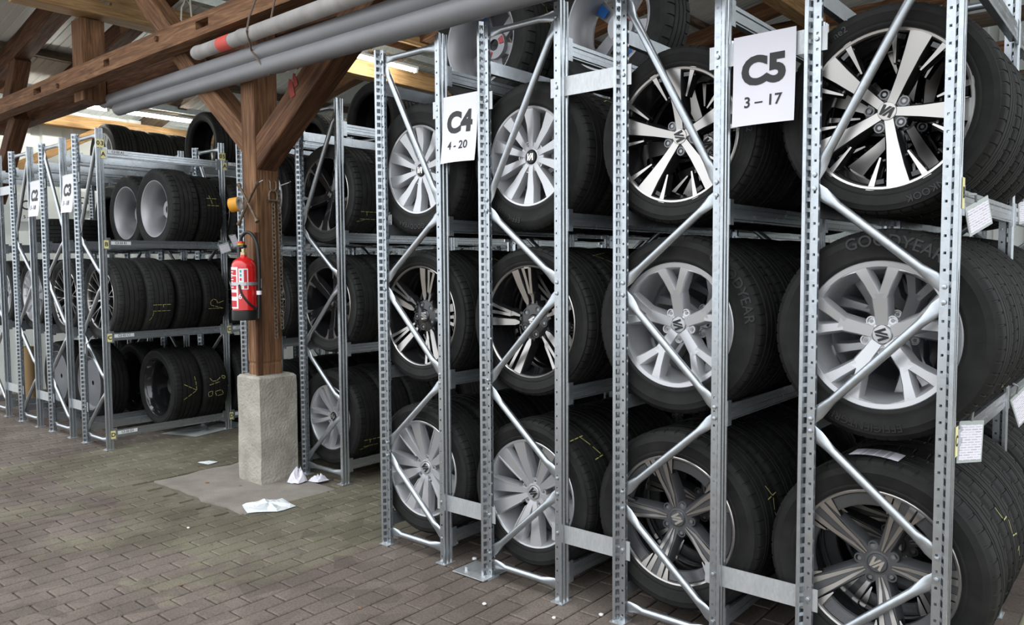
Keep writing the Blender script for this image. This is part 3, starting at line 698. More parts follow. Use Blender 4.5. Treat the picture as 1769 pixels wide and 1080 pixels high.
# -- C: silver, five pairs of faceted blades
def spC(b, rl, yf, hr, hy):
    for sg in (1, -1):
        bar(b, [(.040, .008, .010, hy, .05, .004), (.075, .018, .0145, hy-.007, .045, .005), (rl*.60, .036, .0225, yf+.013, .04, .007), (rl-.012, .056, .031, yf+.002, .03, .006)], 0, sg)
        bar(b, [(.07, .034, .002, hy-.010, .02, .003), (rl*.6, .060, .0025, yf+.008, .02, .004), (rl-.02, .088, .003, yf+.000, .02, .003)], 0, sg)
design('C', .325, .238, .215, ['silver', 'silverd', 'silverd'], spC, 5, .064, -.068, ('silver', 'logo_b', .029), (.0135, 'silver', 'silverd', .052), tyre_kw=dict(grooves=(-.48, -.17, .17, .48), m='rubber'), word='silver wheel with paired blade spokes')
# -- D: black, five broad machined spokes with spikes
def spD(b, rl, yf, hr, hy):
    bar(b, [(.018, 0, .013, hy-.002, .05, .003), (.045, 0, .0135, hy-.004, .05, .008), (.10, 0, .0165, yf+.026, .05, .014), (rl*.72, 0, .0245, yf+.010, .045, .012), (rl-.006, 0, .034, yf, .03, .006)])
    for sg in (1, -1):
        bar(b, [(rl*.56, .040, .0026, yf+.022, .03, .005), (rl*.76, .062, .0060, yf+.011, .035, .006), (rl*.90, .077, .0090, yf+.003, .03, .004), (rl-.012, .083, .0135, yf+.001, .02, .003)], 0, sg)
        bar(b, [(rl*.60, .020, .003, yf+.034, .02, .004), (rl*.60, .037, .003, yf+.030, .03, .004)], 0, sg, (1, 1))
        bar(b, [(rl-.032, .040, .007, yf+.010, .02, .004), (rl-.036, .084, .007, yf+.010, .02, .004)], 0, sg, (1, 1))
design('D', .328, .247, .225, ['mach', 'black', 'black'], spD, 5, .068, -.066, ('mach', 'logo_b', .030), (.0140, 'greymid', 'blackp', .054), lip=.010, tyre_kw=dict(grooves=(-.48, -.18, .14, .45)), pocket=1, word='black wheel with broad machined spokes')
# -- E: silver, five Y spokes
def spE(b, rl, yf, hr, hy):
    bar(b, [(.030, 0, .017, hy-.001, .05, .006), (.07, 0, .018, hy-.008, .05, .011), (rl*.56, 0, .0215, yf+.016, .045, .011)])
    for sg in (1, -1):
        bar(b, [(rl*.50, .008, .0115, yf+.019, .04, .007), (rl*.72, .030, .0125, yf+.009, .04, .010), (rl*.88, .047, .0165, yf+.002, .03, .009), (rl-.012, .054, .020, yf+.001, .03, .008)], 0, sg)
        bar(b, [(rl-.020, .052, .012, yf+.002, .03, .006), (rl-.030, .088, .010, yf+.003, .03, .006), (rl-.046, .125, .009, yf+.004, .03, .006)], 0, sg)
design('E', .338, .235, .230, ['silver', 'silverd', 'silverd'], spE, 5, .062, -.070, ('silver', 'logo_b', .030), (.0140, 'silver', 'silverd', .054), lip=.018, tyre_kw=dict(grooves=(-.5, -.18, .12, .42)), word='silver Y-spoke wheel')
# -- F: dark grey with machined edges and ribbed aero ring
def spF(b, rl, yf, hr, hy):
    bar(b, [(.032, 0, .016, hy+.001, .05, .006), (.08, 0, .020, hy-.002, .05, .010), (rl*.66, 0, .027, yf+.018, .045, .010), (rl-.008, 0, .036, yf+.004, .03, .005)], 0, 1, (3, 3))
    for sg in (1, -1):
        bar(b, [(.045, .004, .002, hy-.003, .02, .002), (.09, .009, .0048, hy-.006, .02, .003), (rl*.62, .0165, .0065, yf+.015, .02, .003), (rl-.008, .024, .0105, yf+.001, .02, .003)], 0, sg)
        bar(b, [(rl*.70, .036, .0018, yf+.016, .02, .002), (rl*.80, .042, .006, yf+.009, .02, .003), (rl-.008, .052, .013, yf+.001, .02, .003)], 0, sg)
    # ribbed ring segment in the window
    for k in range(11):
        a = radians(18+3.6*k)
        bar(b, [(rl*.80, 0, .0062, yf+.014, .02, .001), (rl-.016, 0, .0072, yf+.007, .02, .001)], a, 1, (3, 3))
    n = 14
    V = []; F = []
    for k in range(n+1):
        a = radians(13+46*k/n)
        for r, y in ((rl*.78, yf+.03), (rl*.785, yf+.017), (rl-.014, yf+.010)): V.append((r*cos(a), y, r*sin(a)))
    for k in range(n):
        for j in range(2): F.append((k*3+j, k*3+j+1, k*3+4+j, k*3+3+j))
    b.add(V, F, 3)
design('F', .345, .248, .225, ['mach', 'black', 'black', 'grey'], spF, 5, .066, -.064, ('grey', 'logo_s', .031), (.0145, 'grey', 'blackp', .056), lip=.009, hubm=3, tyre_kw=dict(grooves=(-.47, -.3, .1, .4), pitches=46, m='rubber'), pocket=1, word='dark wheel with ribbed ring')
# -- G: gloss black, five spokes with machined tips
def spG(b, rl, yf, hr, hy):
    bar(b, [(.02, 0, .020, hy, .05, .006), (.08, 0, .021, hy-.008, .05, .010), (rl*.70, 0, .026, yf+.014, .045, .010), (rl-.008, 0, .040, yf+.004, .03, .004)], 0, 1, (1, 1))
    for sg in (1, -1): bar(b, [(rl*.70, .028, .002, yf+.010, .012, .002), (rl*.86, .036, .008, yf+.005, .012, .002), (rl-.008, .048, .016, yf+.001, .012, .002)], 0, sg)
design('G', .325, .240, .230, ['mach', 'black', 'black'], spG, 5, .066, -.062, ('black', 'logo_s', .026), (.009, 'black', 'bolt', .05), lip=.004, lipm=0, tyre_kw=dict(grooves=(-.5, -.18, .15, .46), m='rubber2', pitches=50, notch=.006), pocket=1, word='gloss black five-spoke wheel')
# -- H: silver, five pairs of swept spokes
def spH(b, rl, yf, hr, hy):
    for sg in (1, -1): bar(b, [(.04, .008, .010, hy, .05, .004), (.08, .019, .0105, hy-.010, .045, .005), (rl*.6, .030, .012, yf+.013, .04, .005), (rl-.03, .034, .0165, yf+.005, .035, .005), (rl-.010, .037, .021, yf+.002, .02, .004)], 0, sg)
design('H', .322, .215, .225, ['silver', 'silverd', 'silverd'], spH, 5, .064, -.070, ('logo_b', 'logo_s', .028), (.012, 'silver', 'silverd', .052), tyre_kw=dict(grooves=(-.48, -.2, .12, .44), m='rubber'), word='silver wheel with five twin spokes')
# -- I: black multi-spoke with bright edges
def spI(b, rl, yf, hr, hy):
    for a in (0, 2*pi/10):
        bar(b, [(.03, 0, .007, hy, .05, .003), (rl*.45, 0, .006, yf+.02, .04, .005)], a)
        for sg in (1, -1): bar(b, [(rl*.42, .002, .0032, yf+.021, .03, .004), (rl-.008, .028, .0045, yf+.001, .03, .003)], a, sg)
design('I', .325, .243, .225, ['mach', 'black', 'black'], spI, 5, .060, -.062, ('black', 'logo_s', .026), (.012, 'black', 'bolt', .05), lip=.006, tyre_kw=dict(grooves=(-.5, -.18, .15, .46), m='rubber2'), pocket=1, word='black multi-spoke wheel')
# -- J: plain grey disc
def spJ(b, rl, yf, hr, hy):
    b.lathe([(.02, hy), (rl*.5, hy-.008), (rl*.86, yf+.03), (rl-.012, yf+.006)], 18, 0, a0=-pi/5, a1=pi/5)
design('J', .325, .235, .22, ['disc', 'disc', 'disc'], spJ, 5, .060, -.07, ('disc', 'logo_b', .010), (.004, 'disc', 'blackp', .05), tyre_kw=dict(m='rubber'), word='wheel with a plain grey disc')
# -- K: broad five-spoke silver, shown from its back;  M: black version
def spK(b, rl, yf, hr, hy):
    bar(b, [(.03, 0, .024, hy, .035, .004), (.09, 0, .025, hy-.006, .03, .004), (rl-.012, 0, .034, yf+.006, .03, .005)])
design('K', .335, .232, .235, ['silver', 'barrel', 'barrel'], spK, 5, .072, -.060, ('silver', 'logo_b', .028), (.013, 'silver', 'redhub', .052), tyre_kw=dict(m='rubber2', pitches=40, notch=.007), word='wheel showing its cast grey back')
design('M', .325, .238, .245, ['black', 'black', 'black'], spK, 5, .070, -.062, ('black', 'logo_s', .028), (.012, 'black', 'bolt', .05), tyre_kw=dict(m='rubber'), lip=.012, word='wheel showing its black inner barrel')

CNT = {}
def ordw(k): return ['first', 'second', 'third', 'fourth', 'fifth', 'sixth', 'seventh', 'eighth', 'ninth'][k]
SHELF = ['top shelf', 'upper shelf', 'middle shelf', 'bottom shelf']
def wheel(key, row, lev, y, label, roll=0., flip=False, detail=True, dx=0., group=None, rimless=False, lean=0.):
    d = DESIGN[key]; X = XR[row]-FWD/2+dx; z = LV[lev]+BT+sqrt(d.R**2-.199**2)
    t = thing('loose_tyre' if rimless else 'wheel', label, 'tyre' if rimless else 'wheel', (X, Y0[row]+y+d.w/2, z), group)
    t.rotation_euler = (lean, 0, pi if flip else 0); t['R'] = d.R
    ty = obj('tyre', d.tyre, t, rot=(0, -random.uniform(0, 6), 0))
    if rimless: return t
    rr = radians(roll)
    if not detail: obj('rim', d.joined, t, rot=(0, -rr, 0)); return t
    rim = obj('rim', d.rim, t, rot=(0, -rr, 0))
    for k in range(d.nsp): obj('spoke', d.spoke, rim, rot=(0, -k*2*pi/d.nsp, 0))
    if key != 'J':
        obj('centre_cap', d.cap, rim); obj('emblem', d.emb, rim)
        for k in range(5):
            a = (k+d.boltA)*2*pi/5; obj('lug_bolt', d.bolt, rim, (d.boltR*cos(a), 0, d.boltR*sin(a)))
    return t
def arc_text(t, s, r, a_mid, size, R_, top=True):
    "raised lettering bent round the front sidewall"
    src = text_mesh(s, size, 'letter', .012*size, .0009, 1.05); me = src.copy()
    for v in me.vertices:
        x, z = v.co.x, v.co.z
        if top: a = a_mid-x/r; rad = r+z
        else: a = a_mid+x/r; rad = r-z
        v.co = Vector((rad*cos(a), v.co.y, rad*sin(a)))
    d = R_; o = obj('sidewall_lettering', me, t, (0, -d, 0)); return o
W = {}
FR = [ # row, level, design, roll angles of the first wheel, count in the row
 ('F5', 1, 'D', 65), ('F4', 1, 'D', 21), ('F3', 1, 'A', 90), ('F2', 1, 'A', 86), ('F5', 2, 'E', 21), ('F4', 2, 'E', 20), ('F3', 2, 'B', 30), ('F2', 2, 'B', 5),
 ('F5', 3, 'F', 68), ('F4', 3, 'F', 34), ('F3', 3, 'C', 48), ('F2', 3, 'C', 44), ('F1', 1, 'G', 50), ('F1', 2, 'G', 62), ('F1', 3, 'H', 40), ('F0', 1, 'E', 30), ('F0', 2, 'I', 11), ('F0', 3, 'H', 70)]
for row, lev, key, roll in FR:
    d = DESIGN[key]; y = .062; n = 7 if row in ('F2', 'F3', 'F4', 'F5') else 6
    for k in range(n):
        if k == 4: y = BAY+.065
        lab = f'{d.word}, {ordw(k)} along {SHELF[lev]} of {SHORT[row]}'
        W[row, lev, k] = wheel(key, row, lev, y, lab, roll if k == 0 else roll+random.uniform(10, 60), detail=k < 2, group=f'wheels on the {SHELF[lev]} of the {SHORT[row]}')
        y += d.w+(.004 if d.w < .228 else .0008)
# raised sidewall lettering on the wheels that show it
def side_text(key, s, frac, deg, size, top=True):
    t = W[key]; d = DESIGN[[f[2] for f in FR if f[0] == key[0] and f[1] == key[1]][0]]
    arc_text(t, s, d.rl+(d.R-d.rl)*frac, radians(deg), size, d.w/2*1.003, top)
side_text(('F5', 2, 0), 'GOODYEAR', .60, 82, .052); side_text(('F5', 2, 0), 'EFFICIENTGRIP', .55, 262, .034)
side_text(('F4', 2, 0), 'GOODYEAR', .60, 32, .052); side_text(('F5', 1, 0), 'Prime2', .5, 122, .030); side_text(('F5', 1, 0), 'HANKOOK', .5, 300, .030)
side_text(('F3', 1, 0), 'EFFICIENTGRIP', .55, 240, .030); side_text(('F2', 1, 0), 'GOODYEAR', .55, 262, .032); side_text(('F4', 1, 0), 'Prime2', .5, 5, .030)

# ---- rack with the 03 stickers: side of the row is open to the aisle
def lw(key, row, lev, y, roll=20, flip=False, detail=True, n=0, rimless=False, extra='', lean=0., dx=0.):
    d = DESIGN[key]; w_ = (d.word if not rimless else 'black tyre without a rim')
    lab = f'{w_}, {ordw(n)} along {SHELF[lev]} of {SHORT[row]}'
    W[row, lev, n] = t = wheel(key, row, lev, y, lab, roll, flip, detail, dx, f'wheels on the {SHELF[lev]} of the {SHORT[row]}', rimless, lean); return t
# upper shelf: two wheels back to front, then more
for n, (key, y, fl) in enumerate([('K', .525, True), ('A', .772, False), ('G', 1.06, False), ('G', 1.292, False), ('H', 1.53, False)]): lw(key, 'L2', 1, y, 30*n, fl, n < 3, n)
for n, (key, y) in enumerate([('I', .075), ('I', .305), ('A', .565), ('A', .782), ('I', 1.06), ('I', 1.29), ('I', 1.52)]): lw(key, 'L2', 2, y, 12+20*n, False, n < 2 or n == 4, n)
for n, (key, y, fl) in enumerate([('M', .50, True), ('H', .752, False), ('M', 1.07, True), ('H', 1.33, False)]): lw(key, 'L2', 3, y, 25*n, fl, n < 3, n)
# racks between the C2 and C3 signs and towards the wall
for n, y in enumerate((.075, .31, .545)): lw('I', 'L3', 2, y, 8+17*n, False, n < 1, n)
lw('J', 'L3', 3, .24, 20, False, True, 0); lw('M', 'L3', 3, .60, 20, True, True, 1)
lw('K', 'L3', 1, .60, 45, True, True, 0)
for n, y in enumerate((.03+.04, .30, .55)): lw('C', 'L4', 2, y, 14+20*n, False, n < 1, n)
for n, y in enumerate((.25, .49)): lw('J' if n == 0 else 'H', 'L4', 3, y, 20, False, n < 1, n)
for n, y in enumerate((.08, .32)): lw('H', 'L5', 2, y, 20, False, n < 1, n)
for n, y in enumerate((1.052, 1.285, 1.508, 1.732)): lw('B' if n else 'E', 'L5', 0, y, 33*n, False, n < 1, n)
for n, y in enumerate((1.06, 1.30, 1.54)): lw('G', 'L3', 1, y, 20*n, False, False, n+1)
for row in ('L3', 'L4', 'L5'):
    for lev, key in ((2, 'G'), (3, 'H')):
        y = 1.055
        for n in range(4): lw(key, row, lev, y, 31*n, False, False, n+3); y += .231
for n in range(4): lw('G', 'L4', 1, 1.055+.231*n, 20*n, False, False, n+2)
# lying tyres on the rack before the C2 sign
d = DESIGN['H']
for k in range(1):
    t = thing('loose_tyre', 'black tyre lying flat on the upper shelf before the C2 sign', 'tyre', (XR['L4']-FWD/2, .42, LV[1]+BT+d.w/2*1.01+k*.225)); t.rotation_euler = (pi/2, 0, 0); obj('tyre', d.tyre, t)
t = lw('H', 'L4', 1, .755, 0, rimless=True, n=1)
# top shelf: loose tyres and wheels shown from the back
lw('M', 'L3', 0, 1.33, rimless=True, n=0); lw('M', 'L3', 0, 1.62, rimless=True, n=1)
lw('G', 'L2', 0, 2.05, rimless=True, n=0); lw('G', 'L2', 0, 2.285, rimless=True, n=1); lw('G', 'L2', 0, 2.52, rimless=True, n=2)
lw('M', 'F0', 0, 1.055, rimless=True, n=0); lw('G', 'F0', 0, 1.305, rimless=True, n=1); lw('G', 'F0', 0, 1.54, rimless=True, n=2)
for row, ys in (('F2', (.51, .747)), ('F3', (.67,))):
    for n, y in enumerate(ys):
        t = lw('K', row, 0, y, 54 if row == 'F2' else 40, True, n == 0, n)
        if n == 0:
            rim = [c for c in t.children if c.name.startswith('rim')][0]
            for a in (0, 3):
                bb = B(); bar(bb, [(.12, 0, .022, -.062+.036, .002, 0), (.19, 0, .026, -.075+.036, .002, 0)], a*2*pi/5, 1, (0, 0)); obj('blue_film', bb.mesh('blue_film', ['blue']), rim)
            for a in (1, 3):
                bb = B(); bar(bb, [(.036, 0, .013, -.004, .002, 0), (.066, 0, .019, -.004, .002, 0)], (a+.5)*2*pi/5, 1, (0, 0)); obj('hub_mark', bb.mesh('hub_mark', ['redhub']), rim)
# lay-flat wheel on the floor side of the far racks: wheels past the C5 rack show through as dark fills

# ---- chalk marks on treads. strokes in metres: (across the tread +Y, up the tread)
def chalk(t, strokes, R, a0):
    bb = B(); w = .0021
    for st in strokes:
        for (y0, v0), (y1, v1) in zip(st[:-1], st[1:]):
            L = sqrt((y1-y0)**2+(v1-v0)**2); n = max(1, int(L/.034))
            for k in range(n):
                ta, tb = (k+.06)/n, (k+.86)/n
                p = [(y0+(y1-y0)*q, v0+(v1-v0)*q) for q in (ta, tb)]
                dy, dv = (y1-y0)/L, (v1-v0)/L
                c = []
                for (y, v), s in ((p[0], 1), (p[1], 1), (p[1], -1), (p[0], -1)): c.append((y-dv*w*s, v+dy*w*s))
                bb.add([((R+.0012)*cos(a0+v/R), y, (R+.0012)*sin(a0+v/R)) for y, v in c], [(0, 1, 2, 3)])
    o = obj('chalk_mark', bb.mesh('chalk_mark', ['chalk']), t); o['kind'] = 'stuff'; return o
def ck(key, strokes, a): 
    t = W[key]; R = t['R']; sg = -1 if abs(t.rotation_euler.z) > 1 else 1
    if sg < 0: strokes = [[(-y, v) for y, v in s] for s in strokes]; a = pi-a; strokes = [[(y, -v) for y, v in s] for s in strokes]
    chalk(t, strokes, R, a)
ck(('L2', 2, 1), [[(-.07, .03), (.075, .03)], [(-.07, -.02), (.075, -.02)], [(.01, .03), (.015, .005)], [(-.06, -.025), (-.065, -.07), (-.085, -.105)]], -.25)
ck(('L2', 2, 3), [[(-.07, -.03), (.07, -.03)], [(-.05, .0), (.06, -.03)], [(-.05, 0), (-.055, .03), (-.03, .05), (0, .04), (.01, .01)], [(.01, .015), (.07, .035)]], -.2)
ck(('L2', 3, 0), [[(-.05, -.10), (.06, -.03), (.055, .05), (.05, .09)], [(.06, -.03), (-.05, .03)]], .05)
ck(('L2', 3, 1), [[(-.07, .0), (.03, .02)], [(-.06, .06), (-.04, .03), (0, .03), (.04, .06)], [(.05, .07), (.08, .06), (.07, .04), (.05, .05), (.05, .07)], [(-.07, -.10), (-.08, -.06), (-.04, -.05), (-.04, -.09), (-.07, -.10)], [(0, -.10), (-.02, -.06), (.04, -.05), (.06, -.09), (0, -.10)]], .05)
for key in (('F1', 1, 0), ('F1', 3, 0)): ck(key, [[(-.06, .02), (.08, .02)], [(-.05, -.03), (.08, -.03)], [(-.07, -.05), (-.04, -.045), (.0, -.03)], [(-.01, .02), (.0, -.01)]], -.45)
ck(('F3', 2, 1), [[(-.08, .0), (.06, .03)], [(-.06, 0), (.02, -.06), (.08, -.10)]], 1.05)
ck(('F3', 3, 0), [[(-.08, .05), (.03, .06)], [(.0, .06), (.03, .0), (.06, -.05)], [(.0, -.06), (.07, -.05)]], .75); ck(('F2', 2, 1), [[(-.06, 0), (.07, .01)], [(.0, .0), (.05, -.05)]], 1.1)
ck(('F4', 3, 0), [[(.02, .05), (.05, .0), (.03, -.05), (.06, -.09)], [(.0, .0), (.09, .01)]], .35); ck(('F5', 3, 1), [[(-.08, .08), (-.06, .03), (.0, .03)], [(.0, .02), (-.02, -.03), (.05, -.04)], [(.02, -.09), (.05, -.08), (.05, -.12)]], .35)
ck(('F5', 2, 1), [[(-.06, .02), (-.02, .0), (.05, .03)]], -.55); ck(('F2', 0, 0), [[(-.02, .05), (.02, .08), (.06, .05), (.06, .0)], [(-.03, -.04), (.03, -.02), (.07, -.05)]], .3)
ck(('F3', 1, 1), [[(-.07, .03), (.06, .03)], [(-.04, -.03), (.02, .0), (.07, -.03)]], .95)
ck(('L2', 1, 1), [[(-.05, .03), (.05, .03)], [(-.02, .06), (.0, -.02)], [(-.05, -.03), (.06, -.03)]], .25)

# ------------------------------------------------------------------ signs, stickers, tags
def sign(label, x, y, z, big, small, w=.212, h=.30, bend=.012, bs=.125, ss=.05):
    t = thing('paper_sign', label, 'sign', (x, y, z)); b = B(); nx_, nz_ = 6, 10
    f = lambda u, v: -.004-bend*(v*v)*(1+.8*sin(3*u))*.8
    V = [(-w/2+w*i/nx_, f(i/nx_, 1-j/nz_), -h+h*j/nz_) for j in range(nz_+1) for i in range(nx_+1)]
    b.add(V, [(j*(nx_+1)+i, j*(nx_+1)+i+1, (j+1)*(nx_+1)+i+1, (j+1)*(nx_+1)+i) for j in range(nz_) for i in range(nx_)])
    obj('sheet', b.mesh('sheet', ['paper'], smooth=True), t)
    for s, sz, zz, bo in ((big, bs, -.125, .0062), (small, ss, -.225, .0008)):
        me = text_mesh(s, sz, 'ink', bo, .0003, 1.02).copy()
        for v in me.vertices: v.co.y += f((v.co.x+w/2)/w, -(v.co.z+zz)/h)-.0012
        obj('lettering', me, t, (0, 0, zz))
    return t
sign('white paper sign reading C5 and 3 – 17 between two racks', -1.055, .016, 2.163, 'C5', '3 – 17')
sign('white paper sign reading C4 and 4 - 20 between two racks', -2.442, .016, 2.158, 'C4', '4 - 20', bend=.03)
sign('white paper sign reading C3 between two galvanised racks', -6.764, .016, 2.14, 'C3', '3 - 18', w=.225, bend=.03)
sign('white paper sign reading C2 between two galvanised racks', -7.464, .016, 2.14, 'C2', '5 - 18', w=.225, bend=.03)
def wall_sign(label, y, z, s1, s2, w, h, b1):
    t = thing('wall_notice', label, 'sign', (-9.985, y, z)); t.rotation_euler = (0, 0, pi/2); b = B(); b.box(-w/2, w/2, -.002, 0, -h/2, h/2); obj('sheet', b.mesh('sheet', ['paper2']), t)
    obj('lettering', text_mesh(s1, b1, 'ink', .002, .0003), t, (0, -.0035, h*.1 if s2 else 0))
    if s2: obj('lettering', text_mesh(s2, .05, 'ink', .0008, .0003), t, (0, -.0035, -h*.33))
wall_sign('white notice with a large C on the ribbed white wall', .77, 2.08, 'C', '5 -', .24, .30, .15)
wall_sign('white notice reading EON on the ribbed white wall', 1.40, 2.20, 'EON', '', .30, .22, .11)
# yellow stickers and label strips on the 03 rack
def sticker(rk, x, y, z, s, w=.036, h=.062, sz=.045):
    b = B(); b.box(0, .0012, -w/2, w/2, -h/2, h/2); o = obj('shelf_sticker', b.mesh('shelf_sticker', ['sticker']), rk, (x, y, z))
    obj('sticker_letter', text_mesh(s, sz, 'ink', .001, .0003), o, (.0022, 0, 0), (0, 0, pi/2))
L2 = RK['L2']; hx = FWD/2+.001
for yb, num in ((0, '03'), (BAY, '05')):
    sticker(L2, hx, yb+.016, 2.335, num[0], .028); sticker(L2, hx, yb+.045, 2.335, num[1], .028)
    for l, ch in enumerate('ABCD'):
        zz = LV[l]-.005 if l else LV[0]-.01
        sticker(L2, hx+.002, yb+.05, zz, ch, .034)
for l, ch in enumerate('ABCD'):
    for yb in (0, BAY):
        b = B(); b.box(0, .001, 0, .15, -.013, .013); o = obj('shelf_label', b.mesh('shelf_label', ['strip']), L2, (hx, yb+.085, LV[l]+(.006 if l else .014)))
        obj('label_text', text_mesh(f'C3 0{3 if yb == 0 else 5} {ch}1', .024, 'ink', .0004, .0002), o, (.0018, .075, 0), (0, 0, pi/2))
for row, l, s in (('L4', 1, 'A'),): sticker(RK[row], hx+.002, .05+.0, 2.10, s, .034)
for l in (1, 2): sticker(RK['F5'], hx, .058, LV[l]-(.02 if l == 2 else 0)+.02, 'BC'[l-1], .03, .09)
def tag(label, top, low, w, h, rot, grp='plastic sleeved tyre tags'):
    """a sleeve with a printed card hanging on a strap"""
    t = thing('tyre_tag', label, 'tag', top, grp)
    b = B(); x = Vector(low)-Vector(top); b.tube([(0, 0, 0), x*.5+Vector((.01, 0, .01)), x], .004, 6); obj('strap', b.mesh('strap', ['strap'], smooth=True), t)
    c = obj('sleeve', None, t, x, rot)
    b = B(); b.box(-w/2, w/2, -.0015, .0015, -h, 0); c.data if 0 else None
    bpy.data.objects.remove(c)
    c = obj('sleeve', b.mesh('sleeve', ['tagcase']), t, x, rot)
    b = B(); b.box(-w/2+.006, w/2-.006, -.0024, .0024, -h+.008, -.012); obj('card', b.mesh('card', ['tag']), c)
    return t
tag('printed tag in a clear sleeve on the upper beam past the C5 sign', (-.464, .075, 1.60), (-.455, .16, 1.583), .125, .09, (0, -.35, pi/2-.35))
tag('printed tag in a clear sleeve on the middle shelf past the C5 sign', (-.450, .11, 1.02), (-.455, .19, .915), .105, .13, (0, .05, pi/2-.5))
tag('printed tag tilted on the rear bay beam past the C5 sign', (-.455, 1.02, .93), (-.45, 1.08, .885), .10, .13, (0, -.5, pi/2-.4))
tag('printed tag lying against the upper rear beam past the C5 sign', (-.455, 1.10, 1.64), (-.45, 1.2, 1.66), .14, .10, (0, -.15, pi/2-.4))
tag('white tag on the upper beam at the yellow 05 sticker', (-6.185, .97, 1.62), (-6.18, 1.0, 1.60), .085, .08, (0, -.3, pi/2-.5))
tag('small white tag hanging from a tyre next to the 05 sticker', (-6.18, 1.10, 1.75), (-6.175, 1.08, 1.68), .055, .11, (0, -.35, pi/2-.5))
tag('white tag on the brace of the rack with 03 stickers', (-6.40, .012, .87), (-6.47, -.012, .80), .12, .095, (0, -.45, -.5))
tag('small tag strapped to a wheel behind the timber pillar', (-4.70, .80, 1.80), (-4.70, .80, 1.62), .045, .10, (0, 0, pi/2-.4))
tag('small tag on the upper beam end before the C4 sign', (-2.99, .062, 1.66), (-2.985, .066, 1.655), .045, .05, (0, 0, -.3))
b = B(); n = 6
V = [(-.075+.15*i/n, -.05+.1*j/2, .35*(0)) for j in range(3) for i in range(n+1)]
d = DESIGN['F']; b.add([(x, y, sqrt((d.R+.006)**2-x*x)) for x, y, z in V], [(j*(n+1)+i, j*(n+1)+i+1, (j+1)*(n+1)+i+1, (j+1)*(n+1)+i) for j in range(2) for i in range(n)])
t = W['F5', 3, 0]; o = thing('tyre_tag', 'printed tag lying on top of the bottom wheel past the C5 sign', 'tag', t.location+Vector((-.02, -.02, 0)), me=b.mesh('tyre_tag', ['tag']))

# ------------------------------------------------------------------ fire extinguisher on the pillar
EX = Vector((-4.495, .170, 1.065))
t = thing('fire_extinguisher', 'red fire extinguisher with black hose hung on the timber pillar', 'fire extinguisher', EX)
b = B(); r = .076
b.lathe([(0, .0), (r+.002, 0), (r+.004, .01), (r+.004, .062), (r, .066), (r-.003, .066)], 36, 0, 'Z'); obj('base', b.mesh('base', ['blackp'], smooth=True), t)
b = B(); b.lathe([(r, .05), (r, .33), (r-.003, .352), (r-.014, .374), (r-.036, .390), (.022, .398), (.020, .412), (0, .412)], 40, 0, 'Z'); body = obj('body', b.mesh('body', ['red'], smooth=True), t)
b = B(); b.lathe([(0, .40), (.019, .40), (.019, .428), (.012, .432), (.012, .45), (0, .45)], 20, 0, 'Z'); obj('valve', b.mesh('valve', ['brass'], smooth=True), t)
b = B(); b.box(-.05, -.022, -.016, .016, .33, .47); b.box(-.05, .02, -.014, .014, .455, .475); obj('lever', b.mesh('lever', ['blackp'], bevel=.004), t)
b = B(); b.lathe([(0, .474), (.020, .474), (.020, .487), (0, .487)], 20, 0, 'Z', M=Matrix.Translation((-.028, 0, 0))); obj('safety_collar', b.mesh('safety_collar', ['yel'], smooth=True), t)
b = B(); b.lathe([(0, .487), (.025, .487), (.024, .497), (0, .499)], 20, 0, 'Z', M=Matrix.Translation((-.028, 0, 0))); obj('safety_cap', b.mesh('safety_cap', ['red'], smooth=True), t)
b = B()
hp = [(-.028, 0, .47), (-.02, -.0, .52), (.015, .012, .552), (.05, .03, .54), (.080, .045, .48), (.089, .05, .40), (.091, .05, .30), (.090, .048, .18), (.086, .045, .05), (.085, .044, .01)]
def smooth(pts, n=5):
    P_ = [Vector(p) for p in pts]; out = []
    for k in range(len(P_)-1):
        p0, p1, p2, p3 = P_[max(k-1, 0)], P_[k], P_[k+1], P_[min(k+2, len(P_)-1)]
        for q in range(n):
            u = q/n; out.append(.5*((2*p1)+(-p0+p2)*u+(2*p0-5*p1+4*p2-p3)*u*u+(-p0+3*p1-3*p2+p3)*u**3))
    return out+[P_[-1]]
b.tube(smooth(hp), .0105, 10); ho = obj('hose', b.mesh('hose', ['blackp'], smooth=True), t)
b = B(); b.lathe([(.012, .16), (.0165, .16), (.0165, .185), (.012, .185)], 16, 0, 'Z', M=Matrix.Translation((.090, .048, 0))); obj('hose_clip', b.mesh('hose_clip', ['label_w'], smooth=True), ho)
b = B(); b.tube(smooth([(.046, -.062, .225), (.058, -.055, .17), (.078, -.02, .11), (.086, .03, .07)]), .007, 8); obj('nozzle_strap', b.mesh('nozzle_strap', ['blackp'], smooth=True), t)
b = B(); b.box(-.04, .04, .074, .10, .20, .26); b.lathe([(r+.001, .22), (r+.003, .22), (r+.003, .24), (r+.001, .24)], 30, 0, 'Z'); obj('wall_bracket', b.mesh('wall_bracket', ['galvdull']), t)
def patch(rr, a0, a1, z0, z1, m, name, par):
    b = B(); n = 8; V = []
    for k in range(n+1):
        a = a0+(a1-a0)*k/n; V += [(rr*cos(a), rr*sin(a), z0), (rr*cos(a), rr*sin(a), z1)]
    b.add(V, [(2*k, 2*k+2, 2*k+3, 2*k+1) for k in range(n)]); return obj(name, b.mesh(name, [m], smooth=True), par)
A0 = radians(-62)      # direction of the camera around the bottle
lab = patch(r+.0006, A0-1.10, A0+.02, .075, .335, 'label_w', 'label', body)
for z0, z1 in ((.285, .318), (.232, .278), (.195, .226), (.15, .176), (.085, .125)): patch(r+.0010, A0-1.08, A0-.12, z0, z1, 'label_r', 'label_field', body)
for k in range(7): patch(r+.0014, A0-1.02+.03*(k % 2), A0-.42-.1*(k % 3), .302-.016*k, .308-.016*k, 'label_w', 'label_print', body)
